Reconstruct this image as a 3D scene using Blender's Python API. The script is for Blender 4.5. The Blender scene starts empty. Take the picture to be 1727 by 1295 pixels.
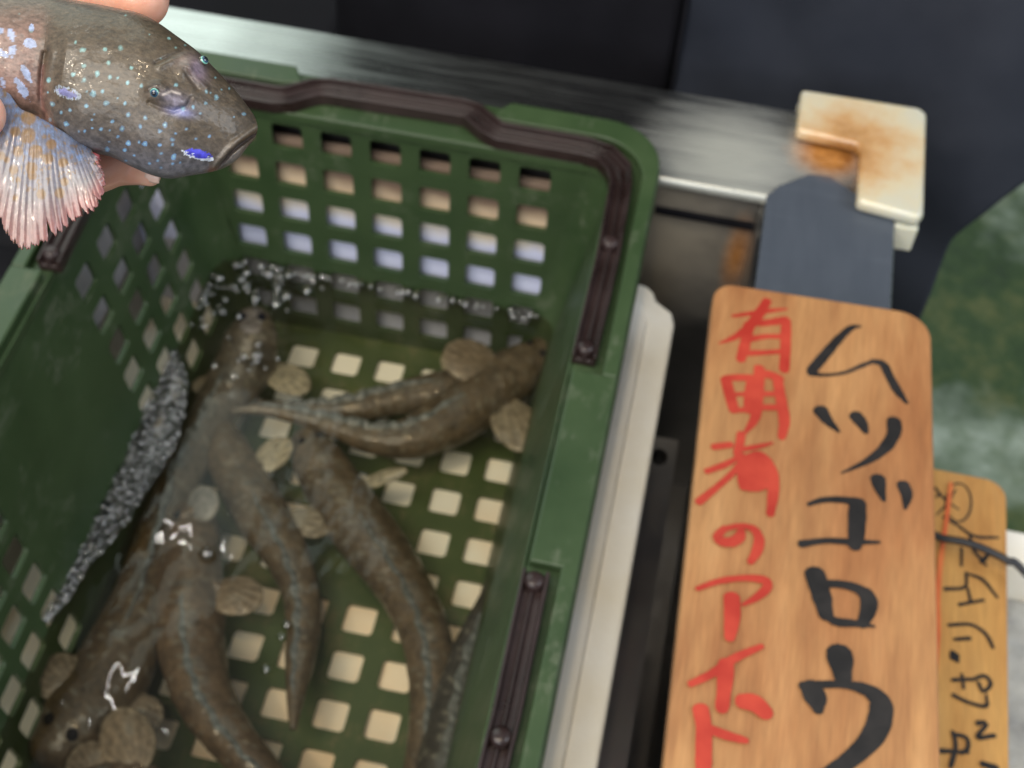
import bpy, math, random
import numpy as np
from mathutils import Vector, noise as mn
random.seed(7); rng = np.random.RandomState(7)
SC = bpy.context.scene
COL = SC.collection

# ------------------------------------------------------------------ camera
F = 2436.0; CX, CY = 863.5, 647.5
Yc = np.array([775, -2990, F]); Yc /= np.linalg.norm(Yc)
Dc = np.array([-151, 1945, F]); Dc -= Dc.dot(Yc) * Yc; Dc /= np.linalg.norm(Dc)
Zc = -Dc; Xc = np.cross(Yc, Zc)
R = np.array([Xc, Yc, Zc])
PT = .024                                   # lattice pitch of the crate, metres
def ray(px, py): return R @ np.array([(px - CX) / F, (py - CY) / F, 1.])
CAM = -ray(750, 500) * 30.8 * PT
def hit(px, py, n, d):
    r = ray(px, py); n = np.array(n, float); t = (d - n.dot(CAM)) / n.dot(r); return CAM + t * r
def Zp(px, py, z): return hit(px, py, (0, 0, 1), z)
def Yp(px, py, y): return hit(px, py, (0, 1, 0), y)
cam_d = bpy.data.cameras.new('camera'); cam = bpy.data.objects.new('camera', cam_d); COL.objects.link(cam)
from mathutils import Matrix
M = Matrix(((R[0, 0], -R[0, 1], -R[0, 2], CAM[0]), (R[1, 0], -R[1, 1], -R[1, 2], CAM[1]), (R[2, 0], -R[2, 1], -R[2, 2], CAM[2]), (0, 0, 0, 1)))
cam.matrix_world = M
cam_d.sensor_width = 36; cam_d.lens = F / 1727 * 36
cam_d.clip_start = .01; cam_d.clip_end = 50
cam_d.dof.use_dof = True; cam_d.dof.focus_distance = .262; cam_d.dof.aperture_fstop = 30
SC.camera = cam

# ------------------------------------------------------------------ world, lamps, exposure
W = bpy.data.worlds.new('World'); SC.world = W; W.use_nodes = True
bg = W.node_tree.nodes['Background']; bg.inputs[0].default_value = (.80, .88, 1.0, 1); bg.inputs[1].default_value = .34
def area(name, loc, target, sx, sy, power, color):
    l = bpy.data.lights.new(name, 'AREA'); l.shape = 'RECTANGLE'; l.size = sx; l.size_y = sy; l.energy = power; l.color = color
    o = bpy.data.objects.new(name, l); COL.objects.link(o); o.location = loc
    o.rotation_euler = (Vector(target) - Vector(loc)).to_track_quat('-Z', 'Y').to_euler()
    return o
area('open_side_daylight', (-1.3, 1.9, 1.9), (0, 0, 0), 2.6, 2.2, 26, (.86, 1.0, .90))
area('canopy_daylight', (-.5, -1.2, 2.0), (0, -.1, 0), 1.6, 1.2, 38, (1.0, .95, .86))
area('front_fill', (-.5, -2.4, 1.25), (0, 0, 0), 1.8, .9, 17, (.93, .95, 1.0))  # added fill from behind the camera, brightens surfaces facing it
area('right_daylight', (1.6, -.3, 1.5), (.1, -.1, 0), .9, .9, 14, (.9, .95, 1.0))
area('stall_tube_lamp', (-.66, .43, 1.5), (-.1, -.24, 0), .012, .11, .22, (1, .98, .93))
area('stall_tube_lamp_far', (-.54, .68, 1.5), (-.07, -.17, 0), .012, .035, .09, (1, .98, .93))
area('stall_bulb', (-.02, -.55, 1.9), (-.05, -.3, .3), .05, .05, 3.5, (1, .78, .5))
area('stall_bulb_far', (-.75, -.9, 1.5), (-.05, -.3, .3), .05, .05, 3.5, (1, .85, .65))
SC.view_settings.view_transform = 'Standard'; SC.view_settings.look = 'None'
SC.view_settings.exposure = .12; SC.view_settings.gamma = 1
SC.render.engine = 'CYCLES'
SC.cycles.max_bounces = 10; SC.cycles.transparent_max_bounces = 16

# ------------------------------------------------------------------ materials
def newmat(name):
    m = bpy.data.materials.new(name); m.use_nodes = True; nt = m.node_tree
    return m, nt, nt.nodes['Principled BSDF']
def node(nt, t, **k):
    n = nt.nodes.new(t)
    for a, v in k.items(): setattr(n, a, v)
    return n
def noise_n(nt, scale, detail=4, stretch=(1, 1, 1), rough=.55):
    tc = node(nt, 'ShaderNodeTexCoord'); mp = node(nt, 'ShaderNodeMapping'); mp.inputs['Scale'].default_value = stretch
    n = node(nt, 'ShaderNodeTexNoise'); n.inputs['Scale'].default_value = scale; n.inputs['Detail'].default_value = detail; n.inputs['Roughness'].default_value = rough
    nt.links.new(tc.outputs['Object'], mp.inputs[0]); nt.links.new(mp.outputs[0], n.inputs['Vector']); return n
def ramp(nt, src, stops):
    r = node(nt, 'ShaderNodeValToRGB'); cr = r.color_ramp
    while len(cr.elements) < len(stops): cr.elements.new(.5)
    for e, (p, c) in zip(cr.elements, stops):
        e.position = p; e.color = (c[0], c[1], c[2], 1) if hasattr(c, '__len__') else (c, c, c, 1)
    nt.links.new(src, r.inputs[0]); return r
def bump(nt, b, src, strength, dist):
    n = node(nt, 'ShaderNodeBump'); n.inputs['Strength'].default_value = strength; n.inputs['Distance'].default_value = dist
    nt.links.new(src, n.inputs['Height'])
    nt.links.new(n.outputs[0], b.inputs['Normal']); return n
def mat(name, c1, c2=None, scale=60, rough=.4, metal=0, spec=.5, coat=0, bs=0, bd=.001, bscale=None, stretch=(1, 1, 1), lo=.35, hi=.65, sss=0):
    m, nt, b = newmat(name)
    b.inputs['Roughness'].default_value = rough; b.inputs['Metallic'].default_value = metal
    b.inputs['Specular IOR Level'].default_value = spec; b.inputs['Coat Weight'].default_value = coat; b.inputs['Coat Roughness'].default_value = .06
    n = noise_n(nt, scale, 5, stretch)
    r = ramp(nt, n.outputs[0], [(lo, c1), (hi, c2 or c1)]); nt.links.new(r.outputs[0], b.inputs['Base Color'])
    rr = ramp(nt, n.outputs[0], [(.3, max(0, rough - .1)), (.7, min(1, rough + .1))]); nt.links.new(rr.outputs[0], b.inputs['Roughness'])
    if bs:
        n2 = noise_n(nt, bscale or scale * 3, 4, stretch); bump(nt, b, n2.outputs[0], bs, bd)
    if sss:
        b.inputs['Subsurface Weight'].default_value = sss; b.inputs['Subsurface Radius'].default_value = (.012, .005, .003); b.inputs['Subsurface Scale'].default_value = .5
    return m
def mat_vcol(name, rough=.25, coat=.8, nscale=900, bs=.3, bd=.0004, stretch=(1, 1, 1), sss=0, var=(.72, 1.25), coatr=.05, ripple=260, rd=.0006):
    """colour comes from the mesh's own pattern attribute (spots, bands), broken up with noise"""
    m, nt, b = newmat(name)
    at = node(nt, 'ShaderNodeAttribute', attribute_name='pattern')
    n = noise_n(nt, nscale, 5, stretch, .65)
    r = ramp(nt, n.outputs[0], [(.3, var[0]), (.7, var[1])])
    mx = node(nt, 'ShaderNodeMix', data_type='RGBA', blend_type='MULTIPLY'); mx.inputs['Factor'].default_value = 1
    nt.links.new(at.outputs['Color'], mx.inputs['A']); nt.links.new(r.outputs[0], mx.inputs['B'])
    nt.links.new(mx.outputs['Result'], b.inputs['Base Color'])
    b.inputs['Roughness'].default_value = rough; b.inputs['Coat Weight'].default_value = coat; b.inputs['Coat Roughness'].default_value = coatr
    bn = bump(nt, b, n.outputs[0], bs, bd)
    n9 = noise_n(nt, ripple, 3, (1, 1, 1), .5); b9 = node(nt, 'ShaderNodeBump'); b9.inputs['Strength'].default_value = .6; b9.inputs['Distance'].default_value = rd
    nt.links.new(n9.outputs[0], b9.inputs['Height']); nt.links.new(b9.outputs[0], b.inputs['Coat Normal'])
    if sss:
        b.inputs['Subsurface Weight'].default_value = sss; b.inputs['Subsurface Radius'].default_value = (.004, .002, .001); b.inputs['Subsurface Scale'].default_value = .4
    return m

M_green = mat('green_plastic', (.028, .055, .021), (.046, .080, .030), 25, .42, bs=.15, bd=.0006, bscale=500, lo=.3, hi=.75)
def scuff(m, colr, scale=16, thr=.66):
    nt = m.node_tree; b = nt.nodes['Principled BSDF']; src = b.inputs['Base Color'].links[0].from_socket
    n = noise_n(nt, scale, 10, (1, 1, 1), .82); n2 = noise_n(nt, 420, 3, (1, .25, 1)); mu = node(nt, 'ShaderNodeMath', operation='MULTIPLY_ADD'); mu.inputs[1].default_value = .25
    nt.links.new(n2.outputs[0], mu.inputs[0]); nt.links.new(n.outputs[0], mu.inputs[2]); f = ramp(nt, mu.outputs[0], [(thr, 0), (thr + .10, .55)])
    mx = node(nt, 'ShaderNodeMix', data_type='RGBA'); nt.links.new(f.outputs[0], mx.inputs['Factor']); nt.links.new(src, mx.inputs['A']); mx.inputs['B'].default_value = colr + (1,); nt.links.new(mx.outputs['Result'], b.inputs['Base Color'])
    rl = b.inputs['Roughness'].links[0].from_socket; ad = node(nt, 'ShaderNodeMath', operation='MULTIPLY_ADD'); ad.inputs[1].default_value = .4; nt.links.new(f.outputs[0], ad.inputs[0]); nt.links.new(rl, ad.inputs[2]); nt.links.new(ad.outputs[0], b.inputs['Roughness'])
scuff(M_green, (.12, .14, .09))
M_green_floor = mat('lit_green_plastic', (.045, .072, .022), (.075, .105, .034), 22, .5, bs=.3, bd=.0006, bscale=300)  # lighter copy of the crate green, brighter light on the floor painted in
scuff(M_green_floor, (.16, .14, .08), 22, .64)
M_handle = mat('brown_plastic', (.018, .010, .009), (.034, .020, .019), 60, .33, bs=.1, bscale=400)
M_foam = mat('foam', (.88, .82, .68), (.95, .93, .86), 18, .7, bs=.4, bd=.0006, bscale=260, spec=.25)
M_foam_base = mat('foam_base', (.94, .68, .44), (.97, .93, .84), 7, .7, lo=.30, hi=.52, bs=.4, bd=.0006, bscale=260, spec=.25)
M_navy = mat('navy_cloth', (.026, .030, .042), (.040, .045, .060), 14, .85, spec=.15, bs=.5, bd=.0006, bscale=1500)
M_black = mat('black_cloth', (.004, .004, .006), (.010, .010, .014), 10, .8, spec=.15, bs=.4, bd=.0008, bscale=900)
M_skin = mat('skin', (.76, .38, .27), (.88, .54, .42), 70, .38, bs=.25, bd=.0004, bscale=700, sss=.35, coat=.25)
M_nail = mat('nail', (.74, .50, .42), (.82, .60, .52), 80, .2, coat=.5)
M_hair = mat('hair', (.01, .008, .007), (.02, .016, .013), 200, .5)
M_cable = mat('cable_rubber', (.012, .014, .018), (.02, .022, .028), 90, .45)
M_ink = mat('black_ink', (.006, .005, .005), (.022, .018, .017), 90, .65, lo=.4, hi=.75)
M_redink = mat('red_ink', (.38, .026, .014), (.50, .050, .024), 70, .6)
M_orange = mat('orange_ink', (.62, .12, .035), (.70, .18, .05), 70, .6)
M_pole = mat('grey_paint', (.30, .31, .27), (.42, .42, .37), 20, .5)
M_ice = mat('grey_slush', (.30, .30, .29), (.46, .46, .43), 60, .35, bs=.6, bd=.003, bscale=150)
M_screw = mat('grey_metal', (.45, .45, .45), None, 40, .3, metal=1)

def steel(name, tint, rough, stretch, dark=.55, rust=None, refl_patch=None, bs=.10, metal=1, rs=(1, 1, 1)):
    m, nt, b = newmat(name)
    b.inputs['Metallic'].default_value = metal
    n = noise_n(nt, 26, 6, stretch, .7); n2 = noise_n(nt, 11, 3)
    r = ramp(nt, n2.outputs[0], [(.3, tuple(t * dark for t in tint)), (.7, tint)])
    last = r.outputs[0]; mlast = None
    if refl_patch:
        geo = node(nt, 'ShaderNodeNewGeometry'); d = node(nt, 'ShaderNodeVectorMath', operation='DISTANCE'); d.inputs[1].default_value = refl_patch[0]; nt.links.new(geo.outputs['Position'], d.inputs[0])
        nz = noise_n(nt, 30, 7, (.6, 5, 1), .7); ad = node(nt, 'ShaderNodeMath', operation='MULTIPLY_ADD'); ad.inputs[1].default_value = refl_patch[1]; nt.links.new(nz.outputs[0], ad.inputs[0]); nt.links.new(d.outputs['Value'], ad.inputs[2])
        f = ramp(nt, ad.outputs[0], [(refl_patch[1] * .7, refl_patch[3]), (refl_patch[1] * 1.6, 0)])
        mx = node(nt, 'ShaderNodeMix', data_type='RGBA'); nt.links.new(f.outputs[0], mx.inputs['Factor']); nt.links.new(last, mx.inputs['A']); mx.inputs['B'].default_value = refl_patch[2] + (1,); last = mx.outputs['Result']
        iv = node(nt, 'ShaderNodeMath', operation='SUBTRACT'); iv.inputs[0].default_value = 1; nt.links.new(f.outputs[0], iv.inputs[1]); mlast = iv.outputs[0]; nt.links.new(mlast, b.inputs['Metallic'])
    rr = ramp(nt, n.outputs[0], [(.3, rough - .1), (.7, rough + .14)])
    if rust:
        geo = node(nt, 'ShaderNodeNewGeometry')
        d = node(nt, 'ShaderNodeVectorMath', operation='DISTANCE'); d.inputs[1].default_value = [a_ * b_ for a_, b_ in zip(rust[0], rs)]
        vs = node(nt, 'ShaderNodeVectorMath', operation='MULTIPLY'); vs.inputs[1].default_value = rs; nt.links.new(geo.outputs['Position'], vs.inputs[0]); nt.links.new(vs.outputs[0], d.inputs[0])
        nz = noise_n(nt, 120, 8, (1, 1, 1), .8)
        ad = node(nt, 'ShaderNodeMath', operation='MULTIPLY_ADD'); ad.inputs[1].default_value = rust[1] * 1.1; nt.links.new(nz.outputs[0], ad.inputs[0]); nt.links.new(d.outputs['Value'], ad.inputs[2])
        f = ramp(nt, ad.outputs[0], [(rust[1] * 1.05, 1), (rust[1] * 1.75, 0)])
        rc = ramp(nt, nz.outputs[0], [(.35, (.16, .055, .012)), (.6, (.46, .20, .05))])
        mx = node(nt, 'ShaderNodeMix', data_type='RGBA'); nt.links.new(f.outputs[0], mx.inputs['Factor']); nt.links.new(last, mx.inputs['A']); nt.links.new(rc.outputs[0], mx.inputs['B'])
        last = mx.outputs['Result']
        inv = node(nt, 'ShaderNodeMath', operation='SUBTRACT'); inv.inputs[0].default_value = 1; nt.links.new(f.outputs[0], inv.inputs[1])
        mm = node(nt, 'ShaderNodeMath', operation='MULTIPLY'); nt.links.new(inv.outputs[0], mm.inputs[0]); mm.inputs[1].default_value = metal
        if mlast: nt.links.new(mlast, mm.inputs[1])
        nt.links.new(mm.outputs[0], b.inputs['Metallic'])
    nt.links.new(last, b.inputs['Base Color']); nt.links.new(rr.outputs[0], b.inputs['Roughness'])
    bump(nt, b, n.outputs[0], bs, .0005)
    return m
M_steel = steel('brushed_steel', (.62, .64, .62), .27, (.5, 14, 1), .62, rust=((.174, .047, .095), .020), refl_patch=((.128, .030, .095), .050, (.42, .43, .38), .75))  # pale smeared patch has light reflected off the rear rim painted in
M_steel_side = steel('dark_reflection_steel', (.22, .26, .32), .50, (5, 1, 1), .85, rust=((.176, .045, .095), .014), bs=.02, refl_patch=((.175, -.02, .095), .2, (.040, .050, .068), .75))  # slate tint and patch paint in the dark reflection on this rim
M_steel_wall = steel('sink_steel', (.26, .255, .25), .36, (1, 1, 10), .5, rust=((.140, .012, .052), .006), rs=(1, 1, .25), refl_patch=((.10, .012, .05), .060, (.42, .37, .29), .85))  # beige patch paints in the cream reflection on the sink wall

def wood(name, ca, cb, cc):
    m, nt, b = newmat(name)
    n = noise_n(nt, 9, 3, (9, 1.1, 1)); n2 = noise_n(nt, 120, 4, (12, .6, 1)); n3 = noise_n(nt, 11, 6, (1.6, .45, 1), .6)
    r = ramp(nt, n.outputs[0], [(.25, ca), (.5, cb), (.75, cc)])
    r2 = ramp(nt, n2.outputs[0], [(.3, .84), (.7, 1.12)]); r3 = ramp(nt, n3.outputs[0], [(.36, (.74, .60, .54)), (.50, (.96, .93, .90)), (.65, (1.08, 1.06, 1.02))])
    m1 = node(nt, 'ShaderNodeMix', data_type='RGBA', blend_type='MULTIPLY'); m1.inputs['Factor'].default_value = 1
    m2 = node(nt, 'ShaderNodeMix', data_type='RGBA', blend_type='MULTIPLY'); m2.inputs['Factor'].default_value = 1
    nt.links.new(r.outputs[0], m1.inputs['A']); nt.links.new(r2.outputs[0], m1.inputs['B'])
    nt.links.new(m1.outputs['Result'], m2.inputs['A']); nt.links.new(r3.outputs[0], m2.inputs['B'])
    nt.links.new(m2.outputs['Result'], b.inputs['Base Color']); b.inputs['Roughness'].default_value = .5
    bump(nt, b, n2.outputs[0], .12, .0004); return m
M_wood = wood('pale_wood', (.33, .155, .062), (.45, .235, .095), (.54, .30, .130))
M_wood2 = wood('yellow_wood', (.50, .25, .065), (.58, .32, .095), (.62, .37, .13))

def mat_protector():
    m, nt, b = newmat('stained_vinyl')
    geo = node(nt, 'ShaderNodeNewGeometry'); d = node(nt, 'ShaderNodeVectorMath', operation='DISTANCE'); d.inputs[1].default_value = (.181, .046, .098)
    nt.links.new(geo.outputs['Position'], d.inputs[0]); nz = noise_n(nt, 55, 7, (1, 1, 1), .75)
    ad = node(nt, 'ShaderNodeMath', operation='MULTIPLY_ADD'); ad.inputs[1].default_value = .045; nt.links.new(nz.outputs[0], ad.inputs[0]); nt.links.new(d.outputs['Value'], ad.inputs[2])
    r = ramp(nt, ad.outputs[0], [(.026, (.34, .15, .035)), (.040, (.62, .38, .18)), (.056, (.68, .60, .42)), (.07, (.62, .62, .52))])
    nt.links.new(r.outputs[0], b.inputs['Base Color']); b.inputs['Roughness'].default_value = .16; b.inputs['Coat Weight'].default_value = .6
    bump(nt, b, nz.outputs[0], .25, .0012)
    b.inputs['Subsurface Weight'].default_value = .6; b.inputs['Subsurface Radius'].default_value = (.006, .005, .003); b.inputs['Subsurface Scale'].default_value = .5
    return m
M_prot = mat_protector()

def mat_reflection_board():  # height ramp paints in the reflection gradient of the steel sink wall
    m, nt, b = newmat('reflection_ramp_board')
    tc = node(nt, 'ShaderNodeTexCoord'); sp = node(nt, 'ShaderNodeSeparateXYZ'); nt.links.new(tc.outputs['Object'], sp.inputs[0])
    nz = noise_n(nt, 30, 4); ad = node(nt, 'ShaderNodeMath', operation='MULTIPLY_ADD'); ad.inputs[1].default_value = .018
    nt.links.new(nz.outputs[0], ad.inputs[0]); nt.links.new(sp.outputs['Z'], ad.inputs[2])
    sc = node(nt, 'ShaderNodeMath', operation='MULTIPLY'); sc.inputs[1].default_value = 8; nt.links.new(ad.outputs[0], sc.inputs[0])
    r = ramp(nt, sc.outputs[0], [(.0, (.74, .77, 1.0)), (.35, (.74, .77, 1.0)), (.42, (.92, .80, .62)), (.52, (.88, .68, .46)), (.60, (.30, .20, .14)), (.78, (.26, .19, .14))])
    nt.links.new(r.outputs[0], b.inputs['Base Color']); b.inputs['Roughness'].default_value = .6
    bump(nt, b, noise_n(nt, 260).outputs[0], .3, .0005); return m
M_reflection_board = mat_reflection_board()

def mat_ground():
    m, nt, b = newmat('mossy_floor')
    n = noise_n(nt, 5, 8, (1, 1, 1), .7); n2 = noise_n(nt, 2.3, 5); n3 = noise_n(nt, 55, 5)
    r = ramp(nt, noise_n(nt, 14, 8, (1, 1, 1), .75).outputs[0], [(.3, (.018, .040, .012)), (.5, (.045, .085, .022)), (.7, (.15, .16, .05))])
    r2 = ramp(nt, n2.outputs[0], [(.50, 0), (.60, 1)]); r3 = ramp(nt, n3.outputs[0], [(.35, (.26, .32, .22)), (.65, (.48, .54, .43))])
    mx = node(nt, 'ShaderNodeMix', data_type='RGBA'); nt.links.new(r2.outputs[0], mx.inputs['Factor']); nt.links.new(r.outputs[0], mx.inputs['A']); nt.links.new(r3.outputs[0], mx.inputs['B'])
    nt.links.new(mx.outputs['Result'], b.inputs['Base Color']); b.inputs['Roughness'].default_value = .4
    bump(nt, b, n3.outputs[0], .6, .01); return m
M_ground = mat_ground()

def mat_water():
    m, nt, b = newmat('water_surface'); nt.nodes.remove(b); out = nt.nodes['Material Output']
    tr = node(nt, 'ShaderNodeBsdfTransparent'); tr.inputs[0].default_value = (.93, .91, .82, 1)
    df = node(nt, 'ShaderNodeBsdfDiffuse'); df.inputs[0].default_value = (.10, .085, .05, 1)
    mu = node(nt, 'ShaderNodeMixShader'); mu.inputs[0].default_value = .055
    gl = node(nt, 'ShaderNodeBsdfGlossy'); gl.inputs['Roughness'].default_value = .02
    fr = node(nt, 'ShaderNodeFresnel'); fr.inputs[0].default_value = 1.33
    mx = node(nt, 'ShaderNodeMixShader')
    n = noise_n(nt, 22, 3, (1, .55, 1), .45); bp = node(nt, 'ShaderNodeBump'); bp.inputs['Strength'].default_value = .45; bp.inputs['Distance'].default_value = .006
    nt.links.new(n.outputs[0], bp.inputs['Height'])
    nt.links.new(bp.outputs[0], gl.inputs['Normal']); nt.links.new(bp.outputs[0], fr.inputs['Normal'])
    nt.links.new(tr.outputs[0], mu.inputs[1]); nt.links.new(df.outputs[0], mu.inputs[2])
    nt.links.new(fr.outputs[0], mx.inputs[0]); nt.links.new(mu.outputs[0], mx.inputs[1]); nt.links.new(gl.outputs[0], mx.inputs[2])
    nt.links.new(mx.outputs[0], out.inputs[0]); return m
M_water = mat_water()
def mat_bubble():
    m, nt, b = newmat('bubble_film'); nt.nodes.remove(b); out = nt.nodes['Material Output']
    tr = node(nt, 'ShaderNodeBsdfTransparent'); tr.inputs[0].default_value = (.93, .94, .94, 1)
    gl = node(nt, 'ShaderNodeBsdfGlossy'); gl.inputs['Roughness'].default_value = .03
    lw = node(nt, 'ShaderNodeLayerWeight'); lw.inputs[0].default_value = .62
    mx = node(nt, 'ShaderNodeMixShader'); nt.links.new(lw.outputs['Fresnel'], mx.inputs[0]); nt.links.new(tr.outputs[0], mx.inputs[1]); nt.links.new(gl.outputs[0], mx.inputs[2])
    nt.links.new(mx.outputs[0], out.inputs[0]); return m
M_bubble = mat_bubble()
def mat_froth():
    m, nt, b = newmat('froth_film'); out = nt.nodes['Material Output']
    v = node(nt, 'ShaderNodeTexVoronoi'); v.inputs['Scale'].default_value = 330; tc = node(nt, 'ShaderNodeTexCoord'); nt.links.new(tc.outputs['Object'], v.inputs['Vector'])
    n = noise_n(nt, 160, 5, (1, 1, 1), .7); r = ramp(nt, v.outputs['Distance'], [(.25, (.05, .055, .05)), (.55, (.16, .165, .165)), (.8, (.42, .43, .44))]); nt.links.new(r.outputs[0], b.inputs['Base Color'])
    b.inputs['Roughness'].default_value = .12; b.inputs['Coat Weight'].default_value = 1; bump(nt, b, v.outputs['Distance'], .5, .002)
    tr = node(nt, 'ShaderNodeBsdfTransparent'); mx = node(nt, 'ShaderNodeMixShader'); f = ramp(nt, n.outputs[0], [(.38, .25), (.56, .95)])
    nt.links.new(f.outputs[0], mx.inputs[0]); nt.links.new(tr.outputs[0], mx.inputs[1]); nt.links.new(b.outputs[0], mx.inputs[2]); nt.links.new(mx.outputs[0], out.inputs[0]); return m
M_froth = mat_froth()

M_fish = mat_vcol('speckled_skin', .45, .30, 800, .45, .0004, var=(.5, 1.3), sss=.06, coatr=.09, stretch=(1, 1.6, 1), ripple=420, rd=.0005)
M_fin = mat_vcol('fin_membrane', .35, .5, 1300, .3, .0002, sss=.35, var=(.8, 1.15))
M_wetfish = mat_vcol('wet_brown_skin', .45, .5, 300, .8, .0012, var=(.55, 1.45), coatr=.10, ripple=150, rd=.0012)

# ------------------------------------------------------------------ helpers
def obj(name, verts, faces, material, parent=None, smooth=True, bevel=0, attr=None):
    me = bpy.data.meshes.new(name); me.from_pydata([tuple(map(float, v)) for v in verts], [], [tuple(f) for f in faces]); me.update()
    if smooth: me.polygons.foreach_set('use_smooth', [True] * len(me.polygons))
    o = bpy.data.objects.new(name, me); COL.objects.link(o)
    if material: me.materials.append(material)
    if parent: o.parent = parent
    if attr is not None:
        a = me.color_attributes.new('pattern', 'FLOAT_COLOR', 'POINT')
        c = np.ones((len(verts), 4), np.float32); c[:, :3] = attr; a.data.foreach_set('color', c.ravel())
    if bevel:
        md = o.modifiers.new('bevel', 'BEVEL'); md.width = bevel; md.segments = 3; md.limit_method = 'ANGLE'; md.angle_limit = math.radians(40)
        me.polygons.foreach_set('use_smooth', [True] * len(me.polygons))
        o.modifiers.new('wn', 'WEIGHTED_NORMAL')
    return o
def thing(name, label, cat, loc=(0, 0, 0), group=None):
    o = bpy.data.objects.new(name, None); COL.objects.link(o); o.empty_display_size = .02
    o['label'] = label; o['category'] = cat
    if group: o['group'] = group
    return o
def tag(o, label, cat, group=None, kind=None):
    o['label'] = label; o['category'] = cat
    if group: o['group'] = group
    if kind: o['kind'] = kind
    return o
class MB:
    def __init__(s): s.v = []; s.f = []
    def add(s, v, f):
        n = len(s.v); s.v += [tuple(map(float, p)) for p in v]; s.f += [tuple(i + n for i in q) for q in f]
    def box(s, x0, x1, y0, y1, z0, z1):
        s.hexa([(x0, y0, z0), (x1, y0, z0), (x1, y1, z0), (x0, y1, z0)], [(x0, y0, z1), (x1, y0, z1), (x1, y1, z1), (x0, y1, z1)])
    def hexa(s, lo, hi):
        n = len(lo); s.add(list(lo) + list(hi), [tuple(range(n))[::-1], tuple(range(n, 2 * n))] + [(i, (i + 1) % n, n + (i + 1) % n, n + i) for i in range(n)])
    def build(s, name, m, parent=None, **k): return obj(name, s.v, s.f, m, parent, **k)
def catmull(P, n):
    P = np.array(P, float); Q = np.vstack([2 * P[0] - P[1], P, 2 * P[-1] - P[-2]]); out = []
    for i in range(len(P) - 1):
        a, b, c, d = Q[i:i + 4]
        for t in np.linspace(0, 1, n, endpoint=False):
            out.append(.5 * ((2 * b) + (c - a) * t + (2 * a - 5 * b + 4 * c - d) * t * t + (3 * b - a - 3 * c + d) * t ** 3))
    out.append(P[-1]); return np.array(out)
def tube(mb, pts, rad, seg=12, flat=1.0, up=None):
    """pts Nx3, rad N; closed round ends"""
    pts = np.array(pts, float); N = len(pts); T = np.gradient(pts, axis=0); T /= np.linalg.norm(T, axis=1)[:, None] + 1e-12
    u = np.array(up if up is not None else (0, 0, 1.)); rings = []
    for i in range(N):
        a = np.cross(T[i], u)
        if np.linalg.norm(a) < 1e-4: a = np.cross(T[i], (1., 0, 0))
        a /= np.linalg.norm(a); b = np.cross(a, T[i]); r = rad[i] if hasattr(rad, '__len__') else rad
        rings.append([pts[i] + r * (math.cos(t) * a + flat * math.sin(t) * b) for t in np.linspace(0, 2 * math.pi, seg, endpoint=False)])
    v = [p for r_ in rings for p in r_]; f = []
    for i in range(N - 1):
        for j in range(seg): k = (j + 1) % seg; f.append((i * seg + j, i * seg + k, (i + 1) * seg + k, (i + 1) * seg + j))
    f.append(tuple(range(seg))[::-1]); f.append(tuple(range((N - 1) * seg, N * seg))); mb.add(v, f)
def capsule(mb, ctrl, seg=16, n=6, flat=1.0, up=None):
    """ctrl rows: x,y,z,r ; ends are rounded off"""
    c = catmull(ctrl, n); p = c[:, :3]; r = c[:, 3]
    def cap(p0, d, r0):
        return [(p0 + d * r0 * math.sin(t), r0 * math.cos(t)) for t in (.35, .7, 1.0, 1.25, 1.45)]
    d0 = (p[0] - p[1]) / np.linalg.norm(p[0] - p[1]); d1 = (p[-1] - p[-2]) / np.linalg.norm(p[-1] - p[-2])
    A = cap(p[0], d0, r[0])[::-1]; B = cap(p[-1], d1, r[-1])
    tube(mb, [a[0] for a in A] + list(p) + [b[0] for b in B], [a[1] for a in A] + list(r) + [b[1] for b in B], seg, flat, up)
def remesh(o, voxel, smooth=4):
    m = o.modifiers.new('remesh', 'REMESH'); m.mode = 'VOXEL'; m.voxel_size = voxel; m.use_smooth_shade = True
    if smooth: s = o.modifiers.new('smooth', 'SMOOTH'); s.factor = .5; s.iterations = smooth
def rpoly(x0, x1, y0, y1, r, n=6):
    """rounded rectangle outline, ccw; r may be 4 radii (x0y0,x1y0,x1y1,x0y1)"""
    rr = r if hasattr(r, '__len__') else [r] * 4; out = []
    for (cx, cy, a0, q) in ((x0 + rr[0], y0 + rr[0], 180, rr[0]), (x1 - rr[1], y0 + rr[1], 270, rr[1]), (x1 - rr[2], y1 - rr[2], 0, rr[2]), (x0 + rr[3], y1 - rr[3], 90, rr[3])):
        for k in range(n + 1):
            a = math.radians(a0 + 90 * k / n); out.append((cx + q * math.cos(a), cy + q * math.sin(a)))
    return out

# ================================================================== SETTING
g = MB(); g.add([(-6, -4, -.755), (6, -4, -.755), (6, 8, -.755), (-6, 8, -.755)], [(0, 1, 2, 3)])
ground = g.build('ground', M_ground); ground['kind'] = 'structure'
w = MB(); NX, NY = 2, 2
w.add([(-.161, -.330, 0), (.088, -.330, 0), (.088, .006, 0), (-.161, .006, 0)], [(0, 1, 2, 3)])
water = w.build('water', M_water); water['kind'] = 'structure'

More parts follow.
